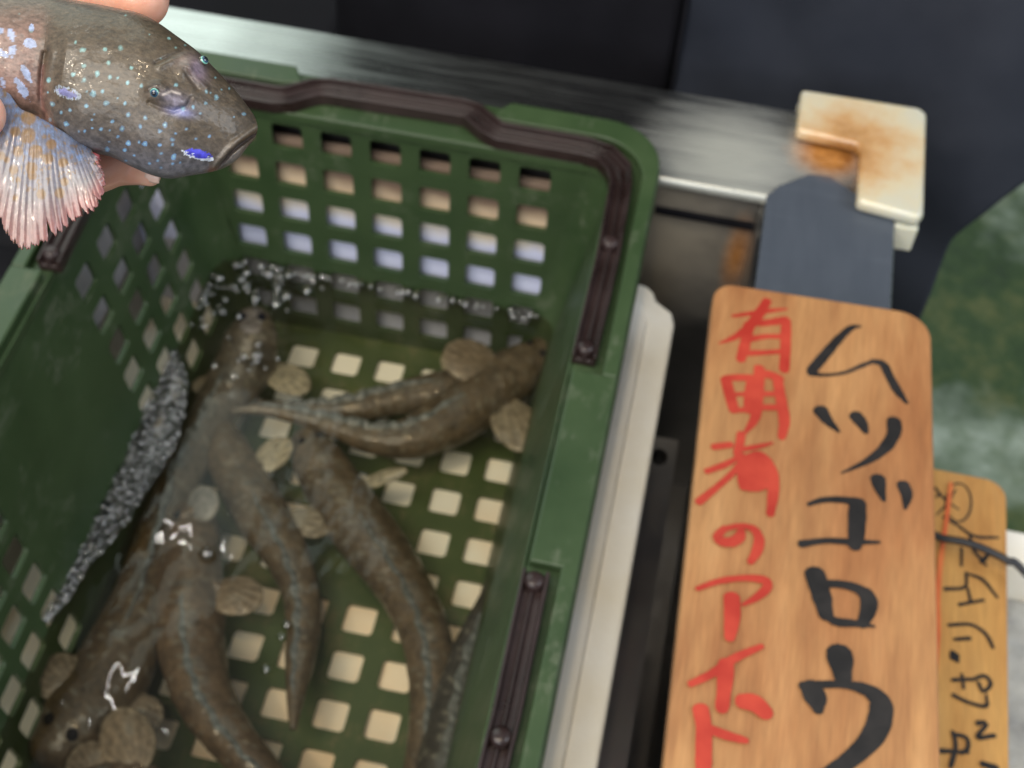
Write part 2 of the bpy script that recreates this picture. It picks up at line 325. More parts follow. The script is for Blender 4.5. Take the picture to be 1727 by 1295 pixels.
# ------------------------------------------------------------------ stainless sink
sink = thing('steel_sink', 'stainless steel sink counter holding the green crate, rusty at its corner', 'sink')
def flange(poly, z0, z1): 
    m = MB(); m.hexa([(x, y, z0) for x, y in poly], [(x, y, z1) for x, y in poly]); return m
flange([(-.62, .011), (.1455, .011), (.2045, .0120), (.2045, .0755), (-.62, .0755)], .0885, .095).build('rear_rim', M_steel, sink, bevel=.0028)
flange([(.1468, .0107), (.1468, -.62), (.2050, -.62), (.2050, .0230), (.1857, .0230), (.1745, .0310), (.1650, .0300), (.1520, .0190)], .0952, .0962).build('side_rim', M_steel_side, sink, bevel=.0004)
m = MB(); m.hexa([(.147, .0118), (.147, -.62), (.2045, -.62), (.2045, .0118)] and [(.147, .0118, .0885), (.147, -.62, .0885), (.2060, -.62, .0885), (.2060, .0118, .0885)], [(.147, .0118, .0950), (.147, -.62, .0950), (.2060, -.62, .0950), (.2060, .0118, .0950)]); m.build('side_rim_base', M_steel, sink, bevel=.0022)
m = MB(); m.box(.2025, .2045, -.62, .070, .050, .0884); m.box(-.62, .204, .0735, .0755, .050, .0884); m.build('outer_skirt', M_steel, sink, smooth=False)
m = MB(); m.box(-.62, .1448, .013, .015, -.14, .0884); m.build('rear_panel', M_steel_wall, sink, smooth=False)
m = MB(); m.box(.1450, .1468, -.62, .015, -.14, .0884); m.build('side_panel', M_steel_wall, sink, smooth=False)
m = MB(); m.box(.098, .1445, .0105, .0128, .073, .0762); m.build('seam_strip', M_black, sink, smooth=False)
m = MB(); m.box(-.62, .1448, -.62, .0128, -.143, -.1405); m.build('basin_floor', M_steel_wall, sink, smooth=False)
m = MB(); m.box(-.62, -.618, -.62, .0128, -.140, .095); m.box(-.618, .1448, -.62, -.618, -.140, .095); m.build('far_panel', M_steel_wall, sink, smooth=False)
for x, y in ((-.60, .06), (.19, .045), (-.60, -.60), (.19, -.60)):
    m = MB(); tube(m, [(x, y, .088), (x, y, -.30), (x, y, -.754)], .016, 16, up=(0, 1, 0)); m.build('leg', M_steel_wall, sink)
# ledge bar beside the foam box with a round hole
bar = []
circ = [(.1215 + .0042 * math.cos(t), -.066 + .0050 * math.sin(t)) for t in np.linspace(0, 2 * math.pi, 24, endpoint=False)]
m = MB(); sq = []
for t in np.linspace(0, 2 * math.pi, 24, endpoint=False):
    c, s_ = math.cos(t), math.sin(t); k = 1 / max(abs(c), abs(s_)); sq.append((.1235 + .0062 * c * k, -.0675 + .0135 * s_ * k))
n = 24
m.add([(x, y, -.012) for x, y in sq] + [(x, y, -.012) for x, y in circ] + [(x, y, -.02) for x, y in circ], [(i, (i + 1) % n, n + (i + 1) % n, n + i) for i in range(n)] + [(n + i, n + (i + 1) % n, 2 * n + (i + 1) % n, 2 * n + i) for i in range(n)])
m.box(.1173, .1297, -.42, -.0811, -.02, -.012); m.build('ledge_bar', M_steel_wall, sink, smooth=False)

# ------------------------------------------------------------------ corner protector (L shaped vinyl cap)
cp = thing('corner_protector', 'yellowed translucent plastic corner guard capping the rusty steel corner', 'corner guard')
zt = .1035
L = [(.1560, .0815), (.1560, .0510), (.1835, .0485), (.1860, .0460), (.1865, .0100), (.2145, .0060), (.2165, .0100), (.2165, .0790), (.2130, .0825)]
m = MB(); m.hexa([(x, y, .0964) for x, y in L][::-1], [(x, y, zt) for x, y in L][::-1]); m.build('cap', M_prot, cp, bevel=.0036)
m = MB(); m.box(.1560, .2165, .0762, .0825, .078, .0951); m.box(.2052, .2163, .0070, .0761, .080, .0951); m.build('skirt', M_prot, cp, bevel=.0015)

# ------------------------------------------------------------------ foam box
fb = thing('foam_box', 'cream foam box round the green crate, its long rim showing right of it', 'foam box')
side = [(.088, -.42), (.1165, -.42), (.1165, -.040), (.1145, -.033), (.1065, -.0275), (.1045, -.0225), (.1010, -.0195), (.0965, -.0185), (.088, -.0185)]
def insetx(x, k): return x
m = MB(); m.hexa([(x, y, -.070) for x, y in side], [(x, y, .0555) for x, y in side]); m.build('side_wall', M_foam, fb, bevel=.002)
m = MB(); m.hexa([(.088, -.42, .0556), (.1045, -.42, .0556), (.1045, -.045, .0556), (.1005, -.034, .0556), (.088, -.031, .0556)], [(.088, -.42, .060), (.1038, -.42, .060), (.1038, -.046, .060), (.100, -.035, .060), (.088, -.032, .060)]); m.build('rim_step', M_foam, fb, bevel=.0012)
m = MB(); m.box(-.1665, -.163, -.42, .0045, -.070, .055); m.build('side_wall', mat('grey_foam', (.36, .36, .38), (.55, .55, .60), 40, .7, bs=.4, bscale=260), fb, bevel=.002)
m = MB(); m.box(-.185, .0875, .0055, .0095, -.070, .0955 - .012); m.build('rear_wall', M_reflection_board, fb, smooth=False)  # added sheet behind the lattice, carries the painted wall reflection
m = MB(); m.box(-.1625, .0875, -.42, -.400, -.070, .055); m.build('end_wall', M_foam, fb, bevel=.002)
m = MB(); m.box(-.1625, .0875, -.3995, .0050, -.060, -.0478); m.build('base', M_foam_base, fb, smooth=False)

# ------------------------------------------------------------------ green crate
crate = thing('plastic_crate', 'dark green perforated plastic crate with folding brown handles, holding live fish in water', 'crate')
YF = -.334; ZR = .104; ZB = -.045; TH = .0024
XR = lambda z: .0585 + .185 * z
XL = lambda z: -.120 - .196 * z
RC = .013
def lattice(name, fn, s_edges, t_edges, holes, hs, ht, parent=crate, corner=.0022, material=None):
    """fn(s,t,k) -> point on inner (k=0) or outer (k=1) face; holes is a set of (i,j); hs, ht half sizes"""
    mb = MB()
    def ring(sc, tc, a, b):
        out = []
        for (sx, sy, a0) in ((1, 1, 0), (-1, 1, 90), (-1, -1, 180), (1, -1, 270)):
            for k in range(4):
                t = math.radians(a0 + 30 * k); out.append((sc + sx * (a - corner) + corner * math.cos(t), tc + sy * (b - corner) + corner * math.sin(t)))
        return out
    ns, nt_ = len(s_edges) - 1, len(t_edges) - 1
    for i in range(ns):
        for j in range(nt_):
            s0, s1, t0, t1 = s_edges[i], s_edges[i + 1], t_edges[j], t_edges[j + 1]
            cs = [(s1, t1), (s0, t1), (s0, t0), (s1, t0)]
            if (i, j) in holes:
                rg = ring((s0 + s1) / 2, (t0 + t1) / 2, hs, ht)
                V = [fn(a, b, 0) for a, b in cs + rg] + [fn(a, b, 1) for a, b in cs + rg]; Fc = []
                for q in range(4):
                    q2 = (q + 1) % 4; r0 = 4 + q * 4; loop = [q] + [q2] + [4 + q2 * 4 + 1 - 1] + [r0 + 3, r0 + 2, r0 + 1, r0][0:4]
                    loop = [q, q2, 4 + q2 * 4, r0 + 3, r0 + 2, r0 + 1, r0]
                    Fc.append(tuple(loop[::-1])); Fc.append(tuple(x + 20 for x in loop))
                for k in range(16):
                    k2 = (k + 1) % 16; Fc.append((4 + k, 4 + k2, 24 + k2, 24 + k))
                mb.add(V, Fc)
            else:
                mb.add([fn(a, b, 0) for a, b in cs] + [fn(a, b, 1) for a, b in cs], [(3, 2, 1, 0), (4, 5, 6, 7)])
    # outer border
    S, T = s_edges, t_edges
    for (a, b) in [((S[0], T[0]), (S[-1], T[0])), ((S[-1], T[0]), (S[-1], T[-1])), ((S[-1], T[-1]), (S[0], T[-1])), ((S[0], T[-1]), (S[0], T[0]))]:
        mb.add([fn(*a, 0), fn(*b, 0), fn(*b, 1), fn(*a, 1)], [(0, 1, 2, 3)])
    return mb.build(name, material or M_green, parent, smooth=False)
# rear and front walls: straight part between the rounded corners
def wall_end(y, sgn):
    def fn(s, t, k):   # s is 0..1 fraction mapped on real x; edges follow the drafted sides only at the ends
        xl, xr = XL(t) + RC, XR(t) - RC
        x = s
        if s <= -.119: x = xl
        elif s >= .054: x = xr
        return (x, y + sgn * k * TH, t)
    return fn
colx = [.0413 - k * .0236 for k in range(7)][::-1]
se = [-.12] + [c - .0118 for c in colx] + [colx[-1] + .0118, .055]
te = [-.045, -.039, -.0165, .0070, .0310, .0545, .0785, .1030 - .0005, .104]
hol = {(i, j) for i in range(1, 8) for j in (1, 2, 3, 4, 5, 6)}
lattice('rear_wall', wall_end(0, 1), se, te, hol, .0074, .0076)
lattice('front_wall', wall_end(YF, -1), se, te, hol, .0074, .0076)
# side walls
def wall_side(X, sgn):
    return lambda s, t, k: (X(t) + sgn * k * TH, s, t)
tz = [-.045, -.026, -.0070, .0130, .0325, .0520, .0720, .0925, .104]
ys = [YF + RC, -.3155, -.2922, -.2690, -.2458, -.2276 - .0002, -.2044, -.1126 - .001, -.0886, -.0653, -.0421, -.0189, -RC]
hs_ = set()
for i in (1, 2, 3, 4, 5, 7, 8, 9, 10):
    for j in (1, 2, 3, 4, 5, 6): hs_.add((i, j))
hs_ = {(i, j) for (i, j) in hs_} | {(5, j) for j in range(1, 7)}
lattice('side_wall', wall_side(XL, -1), ys, tz, hs_, .0075, .0066)
lattice('side_wall', wall_side(XR, 1), ys, tz, set(), .0075, .0066)
# rounded corner posts
for (X, sx) in ((XL, -1), (XR, 1)):
    for (yy, sy) in ((0, 1), (YF, -1)):
        V = []; Fc = []; zs = np.linspace(ZB, ZR, 8); nA = 8
        for z in zs:
            for kk in (0, 1):
                for a in np.linspace(0, math.pi / 2, nA + 1):
                    r = RC + kk * TH; V.append((X(z) - sx * RC + sx * r * math.cos(a), yy - sy * RC + sy * r * math.sin(a), z))
        n2 = 2 * (nA + 1)
        for i in range(7):
            for j in range(nA):
                a = i * n2 + j; Fc.append((a, a + 1, a + 1 + n2, a + n2)); a += nA + 1; Fc.append((a, a + n2, a + 1 + n2, a + 1))
        obj('corner_post', V, Fc, M_green, crate)
# floor
fx = [.0457 - k * .0236 for k in range(7)][::-1]; fy = [-.0192 - j * .0245 for j in range(13)][::-1]
sx_ = [-.112] + [c - .0118 for c in fx[:1]] + [c + .0118 for c in fx[:-1]] + [.0515 + .003]
sx_ = [-.1135, fx[0] - .0118] + [(fx[i] + fx[i + 1]) / 2 for i in range(6)] + [.0562]
sy_ = [YF] + [fy[0] - .01225] + [(fy[i] + fy[i + 1]) / 2 for i in range(12)] + [-.0070, 0]
skip = {(12 - 4, 3), (12 - 4, 4), (12 - 5, 3), (12 - 5, 4)}
hf = {(i, j) for i in range(1, 8) for j in range(1, 14)}
hf -= {(5, 9), (4, 9), (4, 8), (5, 8)}
def ffl(s, t, k): return (s, t, ZB - k * TH)
lattice('floor_panel', ffl, sx_, sy_, hf, .0073, .0075, material=M_green_floor)
# rim: top flange, outer lip, raised pads
def ring_solid(name, inner, outer, z0, z1, material=M_green, bevel=.0012):
    n = len(inner); mb = MB()
    V = [(x, y, z0) for x, y in inner] + [(x, y, z0) for x, y in outer] + [(x, y, z1) for x, y in inner] + [(x, y, z1) for x, y in outer]; Fc = []
    for i in range(n):
        j = (i + 1) % n; Fc += [(i, j, n + j, n + i), (2 * n + i, 3 * n + i, 3 * n + j, 2 * n + j), (i, 2 * n + i, 2 * n + j, j), (n + i, n + j, 3 * n + j, 3 * n + i)]
    mb.add(V, Fc); return mb.build(name, material, crate, bevel=bevel)
xi0, xi1 = XL(ZR), XR(ZR)
inn = rpoly(xi0, xi1, YF, 0, RC, 8)
out1 = rpoly(-.1560, .0975, YF - .026, .0285, [.028] * 4, 8)
ring_solid('rim_flange', inn, out1, .1035, .1060)
outA = rpoly(-.1545, .0960, YF - .0245, .0270, [.027] * 4, 8)
ring_solid('rim_lip', outA, out1, .088, .1034, bevel=.0008)
inn2 = rpoly(xi0 + .0012, xi1 - .0012, YF + .0012, -.0012, RC - .001, 8)
ring_solid('rim_bead', inn2, inn, .1015, .1066, bevel=.0010)
def strip(name, poly, z0=.1061, z1=.1105):
    mb = MB(); mb.hexa([(x, y, z0) for x, y in poly], [(x, y, z1) for x, y in poly]); return mb.build(name, M_green, crate, bevel=.0010)
# raised pads: full width between the handles on both sides, outer border round the corners
strip('rim_pad', [(xi1 + .001, -.213), (.0968, -.213), (.0968, -.1225), (xi1 + .001, -.1225)])
strip('rim_pad', [(-.1552, -.213), (xi0 - .001, -.213), (xi0 - .001, -.1225), (-.1552, -.1225)])
def arc(cx, cy, r, a0, a1, n=8): return [(cx + r * math.cos(math.radians(a0 + (a1 - a0) * k / n)), cy + r * math.sin(math.radians(a0 + (a1 - a0) * k / n))) for k in range(n + 1)]
for sgn in (0, 1):
    fy_ = (lambda y: y) if sgn == 0 else (lambda y: YF - y)
    fl = (lambda P: P) if sgn == 0 else (lambda P: P[::-1])
    pr = [(.0905, -.1226)] + [(.0968, -.1226)] + arc(.0695, .0005, .0273, 0, 90) + [(.024, .0278), (.016, .0195 - .002), (.0225, .0150), (.0650, .0150)] + arc(.0665, -.0085, .0235, 90, 0)
    strip('rim_border', fl([(x, fy_(y)) for x, y in pr]))
    pl = [(-.1552, -.1226), (-.1490, -.1226)] + arc(-.1255, -.0085, .0235, 180, 90) + [(-.0815, .0150), (-.0730, .0175), (-.0790, .0278)] + arc(-.1282, .0005, .0270, 90, 180)
    strip('rim_border', fl([(x, fy_(y)) for x, y in pl]))
# handles: channel section bars
def handle(flip):
    fy_ = (lambda y: y) if not flip else (lambda y: YF - y)
    # centreline of the strap
    C_ = [(.0822, -.1165), (.0828, -.06), (.0815, -.014)] + [(.0790, -.0045), (.0720, .0030)] + [(.062, .0050), (.0230, .0050), (.0180, .0075), (.0080, .0155), (.002, .0165), (-.060, .0150), (-.066, .0130), (-.076, .0050), (-.082, .0035), (-.124, .0035), (-.134, .0010), (-.1400, -.0080), (-.1420, -.016), (-.1425, -.06), (-.1400, -.119)]
    P = np.array([(x, fy_(y)) for x, y in C_]); T = np.gradient(P, axis=0); T /= np.linalg.norm(T, axis=1)[:, None]
    N = np.stack([T[:, 1], -T[:, 0]], 1)
    # section (offset, z): channel with two rails and an inner web
    w_ = .0062
    sec = [(-w_, .1062), (-w_, .1128), (-w_ + .0016, .1130), (-w_ + .0022, .1098), (-.0008, .1096), (-.0004, .1112), (.0008, .1112), (.0012, .1096), (w_ - .0022, .1098), (w_ - .0016, .1130), (w_, .1128), (w_, .1062)]
    V = []; n = len(sec)
    for i in range(len(P)):
        mid = 1.0 if 7 <= i <= 12 else (.80 if i in (0, 1, 2, 17, 18, 19) else 1.0)
        for o_, z in sec: V.append((P[i, 0] + N[i, 0] * o_ * mid * 1.0, P[i, 1] + N[i, 1] * o_ * mid, z))
    Fc = [(i * n + j, i * n + (j + 1) % n, (i + 1) * n + (j + 1) % n, (i + 1) * n + j) for i in range(len(P) - 1) for j in range(n)]
    Fc += [tuple(range(n))[::-1], tuple(range((len(P) - 1) * n, len(P) * n))]
    if flip: Fc = [f[::-1] for f in Fc]
    h = obj('handle', V, Fc, M_handle, crate, bevel=.0005)
    for (x, y) in ((.0822, -.112), (-.1405, -.114), (.0826, -.052)):
        mb = MB(); tube(mb, [(x, fy_(y), .108), (x, fy_(y), .1133), (x, fy_(y), .1142)], [.0036, .0036, .0022], 16, up=(0, 1, 0)); mb.build('pivot', M_handle, h)
handle(False); handle(True)

# ------------------------------------------------------------------ wooden signs
def strokes(name, data, tf, plane_z, parent, material, wscale, z0, thick=.00012, only=None):
    mb = MB(); k = 0
    for st in data:
        c = catmull(st, 8) if len(st) > 2 else catmull([st[0], [(a + b) / 2 for a, b in zip(st[0], st[1])], st[1]], 6)
        P = np.array([tf(x, y) for x, y, _ in c]); r = c[:, 2] / 2 * wscale
        W_ = np.array([Zp(px, py, plane_z)[:2] for px, py in P])
        T = np.gradient(W_, axis=0); T /= np.linalg.norm(T, axis=1)[:, None] + 1e-9; N = np.stack([-T[:, 1], T[:, 0]], 1)
        jit = np.array([1 + .10 * mn.noise(Vector((k * 7.3, i * .35, 0))) for i in range(len(W_))]); r = np.maximum(r, .00015) * jit
        Lp = list(W_ + N * r[:, None]); Rp = list(W_ - N * r[:, None])
        e = [W_[-1] + T[-1] * r[-1] * math.sin(a) + N[-1] * r[-1] * math.cos(a) for a in np.linspace(.3, math.pi - .3, 5)]
        s = [W_[0] - T[0] * r[0] * .8 * math.sin(a) - N[0] * r[0] * math.cos(a) for a in np.linspace(.3, math.pi - .3, 5)]
        z = z0 + .00003 * k; n0 = len(mb.v)
        V = [(p[0], p[1], z) for p in Lp] + [(p[0], p[1], z) for p in Rp] + [(p[0], p[1], z) for p in e] + [(p[0], p[1], z) for p in s]; n = len(Lp)
        Fc = [(i, i + 1, n + i + 1, n + i)[::-1] for i in range(n - 1)]
        Fc.append(tuple([n - 1] + [2 * n + i for i in range(5)] + [2 * n - 1])[::-1]); Fc.append(tuple([n] + [2 * n + 5 + i for i in range(5)] + [0])[::-1])
        mb.add(V, Fc); k += 1
    return mb.build(name, material, parent, smooth=False)
sA = lambda x, y: (1100 + x / 2.944, 460 + y / 2.944)
sB = lambda x, y: (1100 + x / 2.91, 850 + y / 2.91)
sC = lambda x, y: (1540 + x / 2.42, 760 + y / 2.42)
ZS = .107
sign = thing('wooden_sign', 'long pale wooden board with bold black and red brush writing, on the steel rim', 'sign')
ang = math.radians(1.9); s0 = np.array([.1290, -.0588]); ux = np.array([math.cos(ang), math.sin(ang)]); uy = np.array([math.sin(ang), -math.cos(ang)])
def sgn_pt(u, v): p = s0 + ux * u + uy * v; return (p[0], p[1])
out = [sgn_pt(u, v) for u, v in rpoly(0, .0905, 0, .30, [.0085, .0135, .006, .006], 8)]
m = MB(); m.hexa([(x, y, ZS - .0095) for x, y in out][::-1], [(x, y, ZS) for x, y in out][::-1]); m.build('board', M_wood, sign, bevel=.0009)
pxm = .5 / 2380          # metres per photo pixel on the board (close to)
blackA = [
 [(1035, 266, 10), (985, 275, 26), (920, 335, 34), (860, 405, 40), (800, 475, 40), (790, 492, 36)], [(785, 498, 30), (850, 508, 16), (950, 498, 15), (1040, 462, 18), (1105, 437, 16)],
 [(1090, 440, 18), (1145, 455, 34), (1180, 520, 36), (1220, 590, 34), (1262, 645, 16)],
 [(835, 685, 56), (870, 735, 42), (925, 788, 14)], [(1010, 712, 52), (1040, 750, 46), (1058, 788, 26)],
 [(1200, 738, 56), (1198, 800, 50), (1155, 870, 42), (1070, 935, 26), (940, 996, 7)],
 [(1120, 1025, 54), (1130, 1075, 42), (1148, 1128, 18)], [(1245, 1055, 48), (1262, 1105, 42), (1255, 1172, 12)],
 [(775, 1152, 16), (850, 1130, 24), (950, 1130, 28), (1030, 1146, 44)], [(1018, 1150, 62), (1016, 1220, 60), (1012, 1310, 58)]]
blackB = [
 [(1008, 10, 56), (1000, 100, 56), (992, 205, 44)], [(728, 200, 28), (850, 184, 22), (980, 190, 26), (1112, 191, 10)],
 [(795, 345, 66), (825, 440, 66), (850, 545, 50)], [(840, 395, 30), (920, 398, 30), (1000, 418, 36), (1055, 460, 54), (1058, 520, 54), (1030, 592, 34)], [(860, 562, 26), (910, 584, 32), (990, 590, 26), (1088, 605, 8)],
 [(915, 735, 86), (925, 800, 74), (935, 870, 50)], [(735, 898, 30), (850, 890, 26), (950, 892, 28), (1050, 918, 44), (1115, 975, 68), (1115, 1060, 74), (1075, 1150, 66), (990, 1240, 56), (890, 1310, 44), (760, 1370, 14)],
 [(775, 905, 66), (800, 960, 70), (812, 1012, 34)]]
strokes('black_lettering', blackA[:], sA, ZS, sign, M_ink, pxm / 2.944 * 1.55, ZS + .0001)
strokes('black_lettering', blackB[:], sB, ZS, sign, M_ink, pxm / 2.91 * 1.55, ZS + .0006)
redA = [
 [(400, 216, 18), (500, 200, 26), (590, 188, 26), (668, 180, 12)], [(570, 140, 44), (530, 205, 52), (470, 280, 48), (400, 325, 30), (335, 350, 10)],
 [(480, 260, 50), (462, 350, 52), (440, 428, 48)], [(480, 250, 34), (560, 250, 40), (660, 235, 46)], [(664, 240, 48), (662, 350, 50), (655, 480, 50)], [(470, 335, 34), (560, 318, 30), (650, 318, 30)], [(470, 400, 36), (550, 398, 30), (640, 392, 28)],
 [(365, 530, 52), (385, 610, 52), (405, 680, 48)], [(370, 525, 36), (430, 522, 40), (500, 525, 36)], [(490, 540, 46), (480, 620, 46), (475, 685, 40)], [(390, 607, 24), (470, 604, 24)], [(395, 688, 26), (475, 682, 30)],
 [(530, 475, 50), (525, 600, 50), (510, 720, 46), (462, 795, 18)], [(540, 500, 44), (600, 515, 44), (635, 530, 36)], [(620, 530, 46), (640, 640, 50), (655, 740, 50), (642, 818, 36)], [(545, 605, 28), (620, 605, 28)], [(545, 672, 34), (630, 672, 34)],
 [(305, 868, 34), (385, 858, 34)], [(270, 990, 30), (370, 952, 30), (450, 905, 16)], [(230, 1142, 36), (330, 1060, 30), (410, 985, 30), (450, 920, 20)],
 [(440, 805, 40), (432, 860, 40), (420, 900, 34), (440, 935, 30)], [(425, 885, 28), (520, 868, 26), (595, 850, 12)], [(455, 935, 46), (448, 1000, 52), (455, 1065, 46)], [(455, 935, 40), (540, 925, 46), (590, 985, 50), (600, 1080, 50), (585, 1200, 36)],
 [(500, 950, 90), (512, 1010, 104), (515, 1050, 70)], [(455, 1068, 40), (520, 1070, 44), (590, 1050, 34)], [(475, 925, 40), (530, 912, 44), (575, 945, 40)]]
redB = [
 [(435, 140, 34), (425, 170, 48), (390, 192, 48), (340, 190, 46), (320, 165, 40), (350, 128, 30)], [(345, 130, 28), (430, 114, 26), (495, 130, 36), (522, 180, 44), (510, 240, 44), (480, 290, 28)],
 [(220, 422, 22), (330, 385, 28), (450, 370, 30), (545, 380, 38), (562, 415, 40), (510, 465, 32), (445, 500, 16)], [(388, 465, 66), (390, 560, 66), (378, 660, 44)],
 [(185, 890, 28), (290, 840, 34), (400, 765, 36), (532, 706, 24)], [(360, 790, 66), (352, 900, 60), (340, 1005, 52)],
 [(435, 975, 62), (500, 985, 74), (552, 1030, 62)], [(235, 1015, 66), (250, 1100, 60), (250, 1200, 62), (248, 1300, 60), (240, 1390, 50)], [(285, 1115, 40), (370, 1145, 38), (455, 1168, 26)]]
strokes('red_lettering', redA, sA, ZS, sign, M_redink, pxm / 2.944 * 1.22, ZS + .0001)
strokes('red_lettering', redB, sB, ZS, sign, M_redink, pxm / 2.91 * 1.22, ZS + .0010)
# lower, yellower board
ZQ = .03
sign2 = thing('wooden_sign', 'smaller yellow wooden board with thin black writing, lower down, under the black cable', 'sign')
a2 = math.radians(-.4); q0 = np.array([.2175, -.0745]); ux2 = np.array([math.cos(a2), math.sin(a2)]); uy2 = np.array([math.sin(a2), -math.cos(a2)])
out = [tuple(q0 + ux2 * u + uy2 * v) for u, v in rpoly(0, .0570, 0, .25, [.012, .0095, .005, .005], 8)]
m = MB(); m.hexa([(x, y, ZQ - .008) for x, y in out][::-1], [(x, y, ZQ) for x, y in out][::-1]); m.build('board', M_wood2, sign2, bevel=.0008)
pxq = .56 / 2380
circle = [(185 + 52 * math.cos(t), 212 + 78 * math.sin(t), 9) for t in np.linspace(-2.4, 3.6, 16)]
blk2 = [circle, [(90, 152, 12), (120, 190, 12), (150, 215, 10), (185, 240, 8)], [(95, 262, 6), (140, 215, 10), (172, 160, 8)], [(95, 190, 10), (110, 175, 10)],
 [(120, 270, 10), (180, 305, 12), (250, 350, 16), (345, 356, 12)], [(198, 398, 12), (196, 470, 12)], [(232, 352, 12), (250, 410, 16), (298, 470, 12)], [(262, 402, 12), (315, 408, 12), (280, 455, 22)],
 [(130, 566, 18), (210, 558, 14), (216, 500, 12)], [(216, 502, 12), (285, 530, 16), (342, 600, 12)], [(222, 562, 12), (235, 622, 14)], [(188, 630, 16), (285, 612, 14)],
 [(145, 714, 16), (235, 712, 14), (295, 750, 16), (325, 805, 14)], [(168, 772, 14), (228, 768, 18)], [(158, 822, 16), (168, 842, 40), (180, 860, 16)],
 [(160, 938, 16), (238, 935, 14)], [(198, 915, 12), (205, 972, 12)], [(238, 938, 14), (290, 922, 16), (315, 955, 16), (285, 985, 14), (265, 950, 14)], [(162, 1000, 16), (225, 1030, 14), (295, 1045, 16), (298, 1000, 10)],
 [(262, 1115, 22), (290, 1110, 14)], [(300, 1120, 14), (262, 1172, 18), (328, 1166, 18)],
 [(108, 1228, 22), (160, 1230, 16), (222, 1234, 14)], [(160, 1150, 14), (172, 1210, 16), (152, 1290, 18)], [(165, 1160, 16), (215, 1175, 16), (222, 1215, 16), (195, 1240, 12)], [(278, 1280, 22), (335, 1300, 28)]]
strokes('black_lettering', blk2, sC, ZQ, sign2, M_ink, pxq / 2.42 * 1.15, ZQ + .0001)
strokes('orange_line', [[(152, 140, 22), (128, 330, 22), (110, 450, 26), (98, 600, 26), (100, 750, 22), (86, 960, 16)]], sC, ZQ, sign2, M_orange, pxq / 2.42 * .85, ZQ + .0012)

# cable
c = [Zp(x, y, z) for x, y, z in ((1560, 900, .036), (1590, 908, .038), (1630, 915, .040), (1665, 928, .040), (1700, 946, .040), (1735, 972, .038))]
c = [np.array((.20, -.135, -.02)), np.array((.222, -.118, .025))] + c + [c[-1] + np.array((.05, -.04, -.02)), c[-1] + np.array((.10, -.11, -.10))]
mb = MB(); cc = catmull(c, 8); tube(mb, cc, .0017, 10); cab = mb.build('cable', M_cable); tag(cab, 'thin dark cable crossing the smaller yellow board on the right', 'cable')

# neighbouring white foam tub under the small board
tub = thing('foam_tub', 'white foam tub filled with grey slush under the small yellow board', 'foam box')
m = MB(); m.box(.235, .60, -.092, -.072, -.20, -.020 + .012); m.box(.235, .255, -.60, -.0925, -.20, -.008); m.box(.58, .60, -.60, -.0925, -.20, -.008); m.box(.2555, .5795, -.60, -.58, -.20, -.008); m.box(.2555, .5795, -.5795, -.0925, -.20, -.185)
m.build('wall', M_foam, tub, bevel=.002)
m = MB(); m.box(.2557, .5793, -.5793, -.0927, -.184, -.035); m.build('slush', M_ice, tub, smooth=False)
tbl = thing('side_table', 'steel stand carrying the white foam tub at right', 'table')
m = MB(); m.box(.225, .62, -.62, -.068, -.215, -.201); m.build('table_top', M_steel_wall, tbl, smooth=False)
for x, y in ((.24, -.08), (.61, -.08), (.24, -.61), (.61, -.61)):
    m = MB(); m.box(x - .009, x + .009, y - .0085, y + .0085, -.755, -.2152); m.build('leg', M_steel_wall, tbl, smooth=False)
# second board props on the tub: small block
m = MB(); m.box(.236, .262, -.30, -.094, -.0078, .0218); bl = m.build('support_block', M_foam, bevel=.001); tag(bl, 'white foam block propping up the small yellow board', 'block')

m = MB(); m.box(-.60, -.175, -.60, .005, -.1395, -.105); mt = m.build('dark_slab', M_navy, bevel=.004); tag(mt, 'dark navy slab added in the sink to darken it left of the crate', 'slab')  # added dark cover over the bright reflecting basin floor
# things behind the counter at upper left
for k, (x, y) in enumerate(((-.275, .50), (-.225, .56))):
    m = MB(); tube(m, [(x, y, -.754), (x, y, 0), (x, y, 1.2)], .012 if k == 0 else .008, 14, up=(0, 1, 0)); p = m.build('pole', M_pole)
    tag(p, ['thicker pale grey pole behind the counter at upper left', 'thinner pale grey pole behind the counter, right of the thicker one'][k], 'pole', 'poles behind the counter')
m = MB(); m.hexa([(-.75, .125, -.754), (-.125, .125, -.754), (-.125, .43, -.754), (-.75, .43, -.754)], [(-.77, .11, -.02), (-.115, .11, -.02), (-.115, .45, -.02), (-.77, .45, -.02)])
tb = m.build('dark_filler_box', M_black, bevel=.012); tag(tb, 'black box added behind the counter to darken the floor at upper left', 'filler box')  # added dark block so the ground behind the counter reads black

# ------------------------------------------------------------------ person behind the counter
per = thing('person', 'person standing behind the counter in black trousers and a long navy apron', 'person')
fz = -.755; pc = .105; py_ = .245
mb = MB()
def cap3(pts): capsule(mb, pts, 20, 5, flat=.9, up=(0, 1, 0))
for sg, sp in ((-1, .02), (1, 0)):
    x = pc + sg * .093
    capsule(mb, [(x, py_ + .01, .16, .098), (x, py_, -.05, .090), (x, py_, -.26, .070), (x, py_ + .01, -.50, .060), (x, py_ + .015, -.68, .052)], 20, 6, flat=1, up=(0, 1, 0))
    capsule(mb, [(x, py_ + .03, fz + .05, .045), (x, py_ - .04, fz + .045, .045), (x, py_ - .12, fz + .035, .035)], 16, 4, flat=.8)
capsule(mb, [(pc, py_ + .01, .16, .165), (pc, py_ + .01, .28, .145), (pc, py_ + .01, .45, .165), (pc, py_ + .01, .58, .16)], 24, 6, flat=.68, up=(0, 1, 0))
capsule(mb, [(pc - .13, py_ + .01, .60, .07), (pc, py_ + .01, .63, .075), (pc + .13, py_ + .01, .60, .07)], 16, 6)
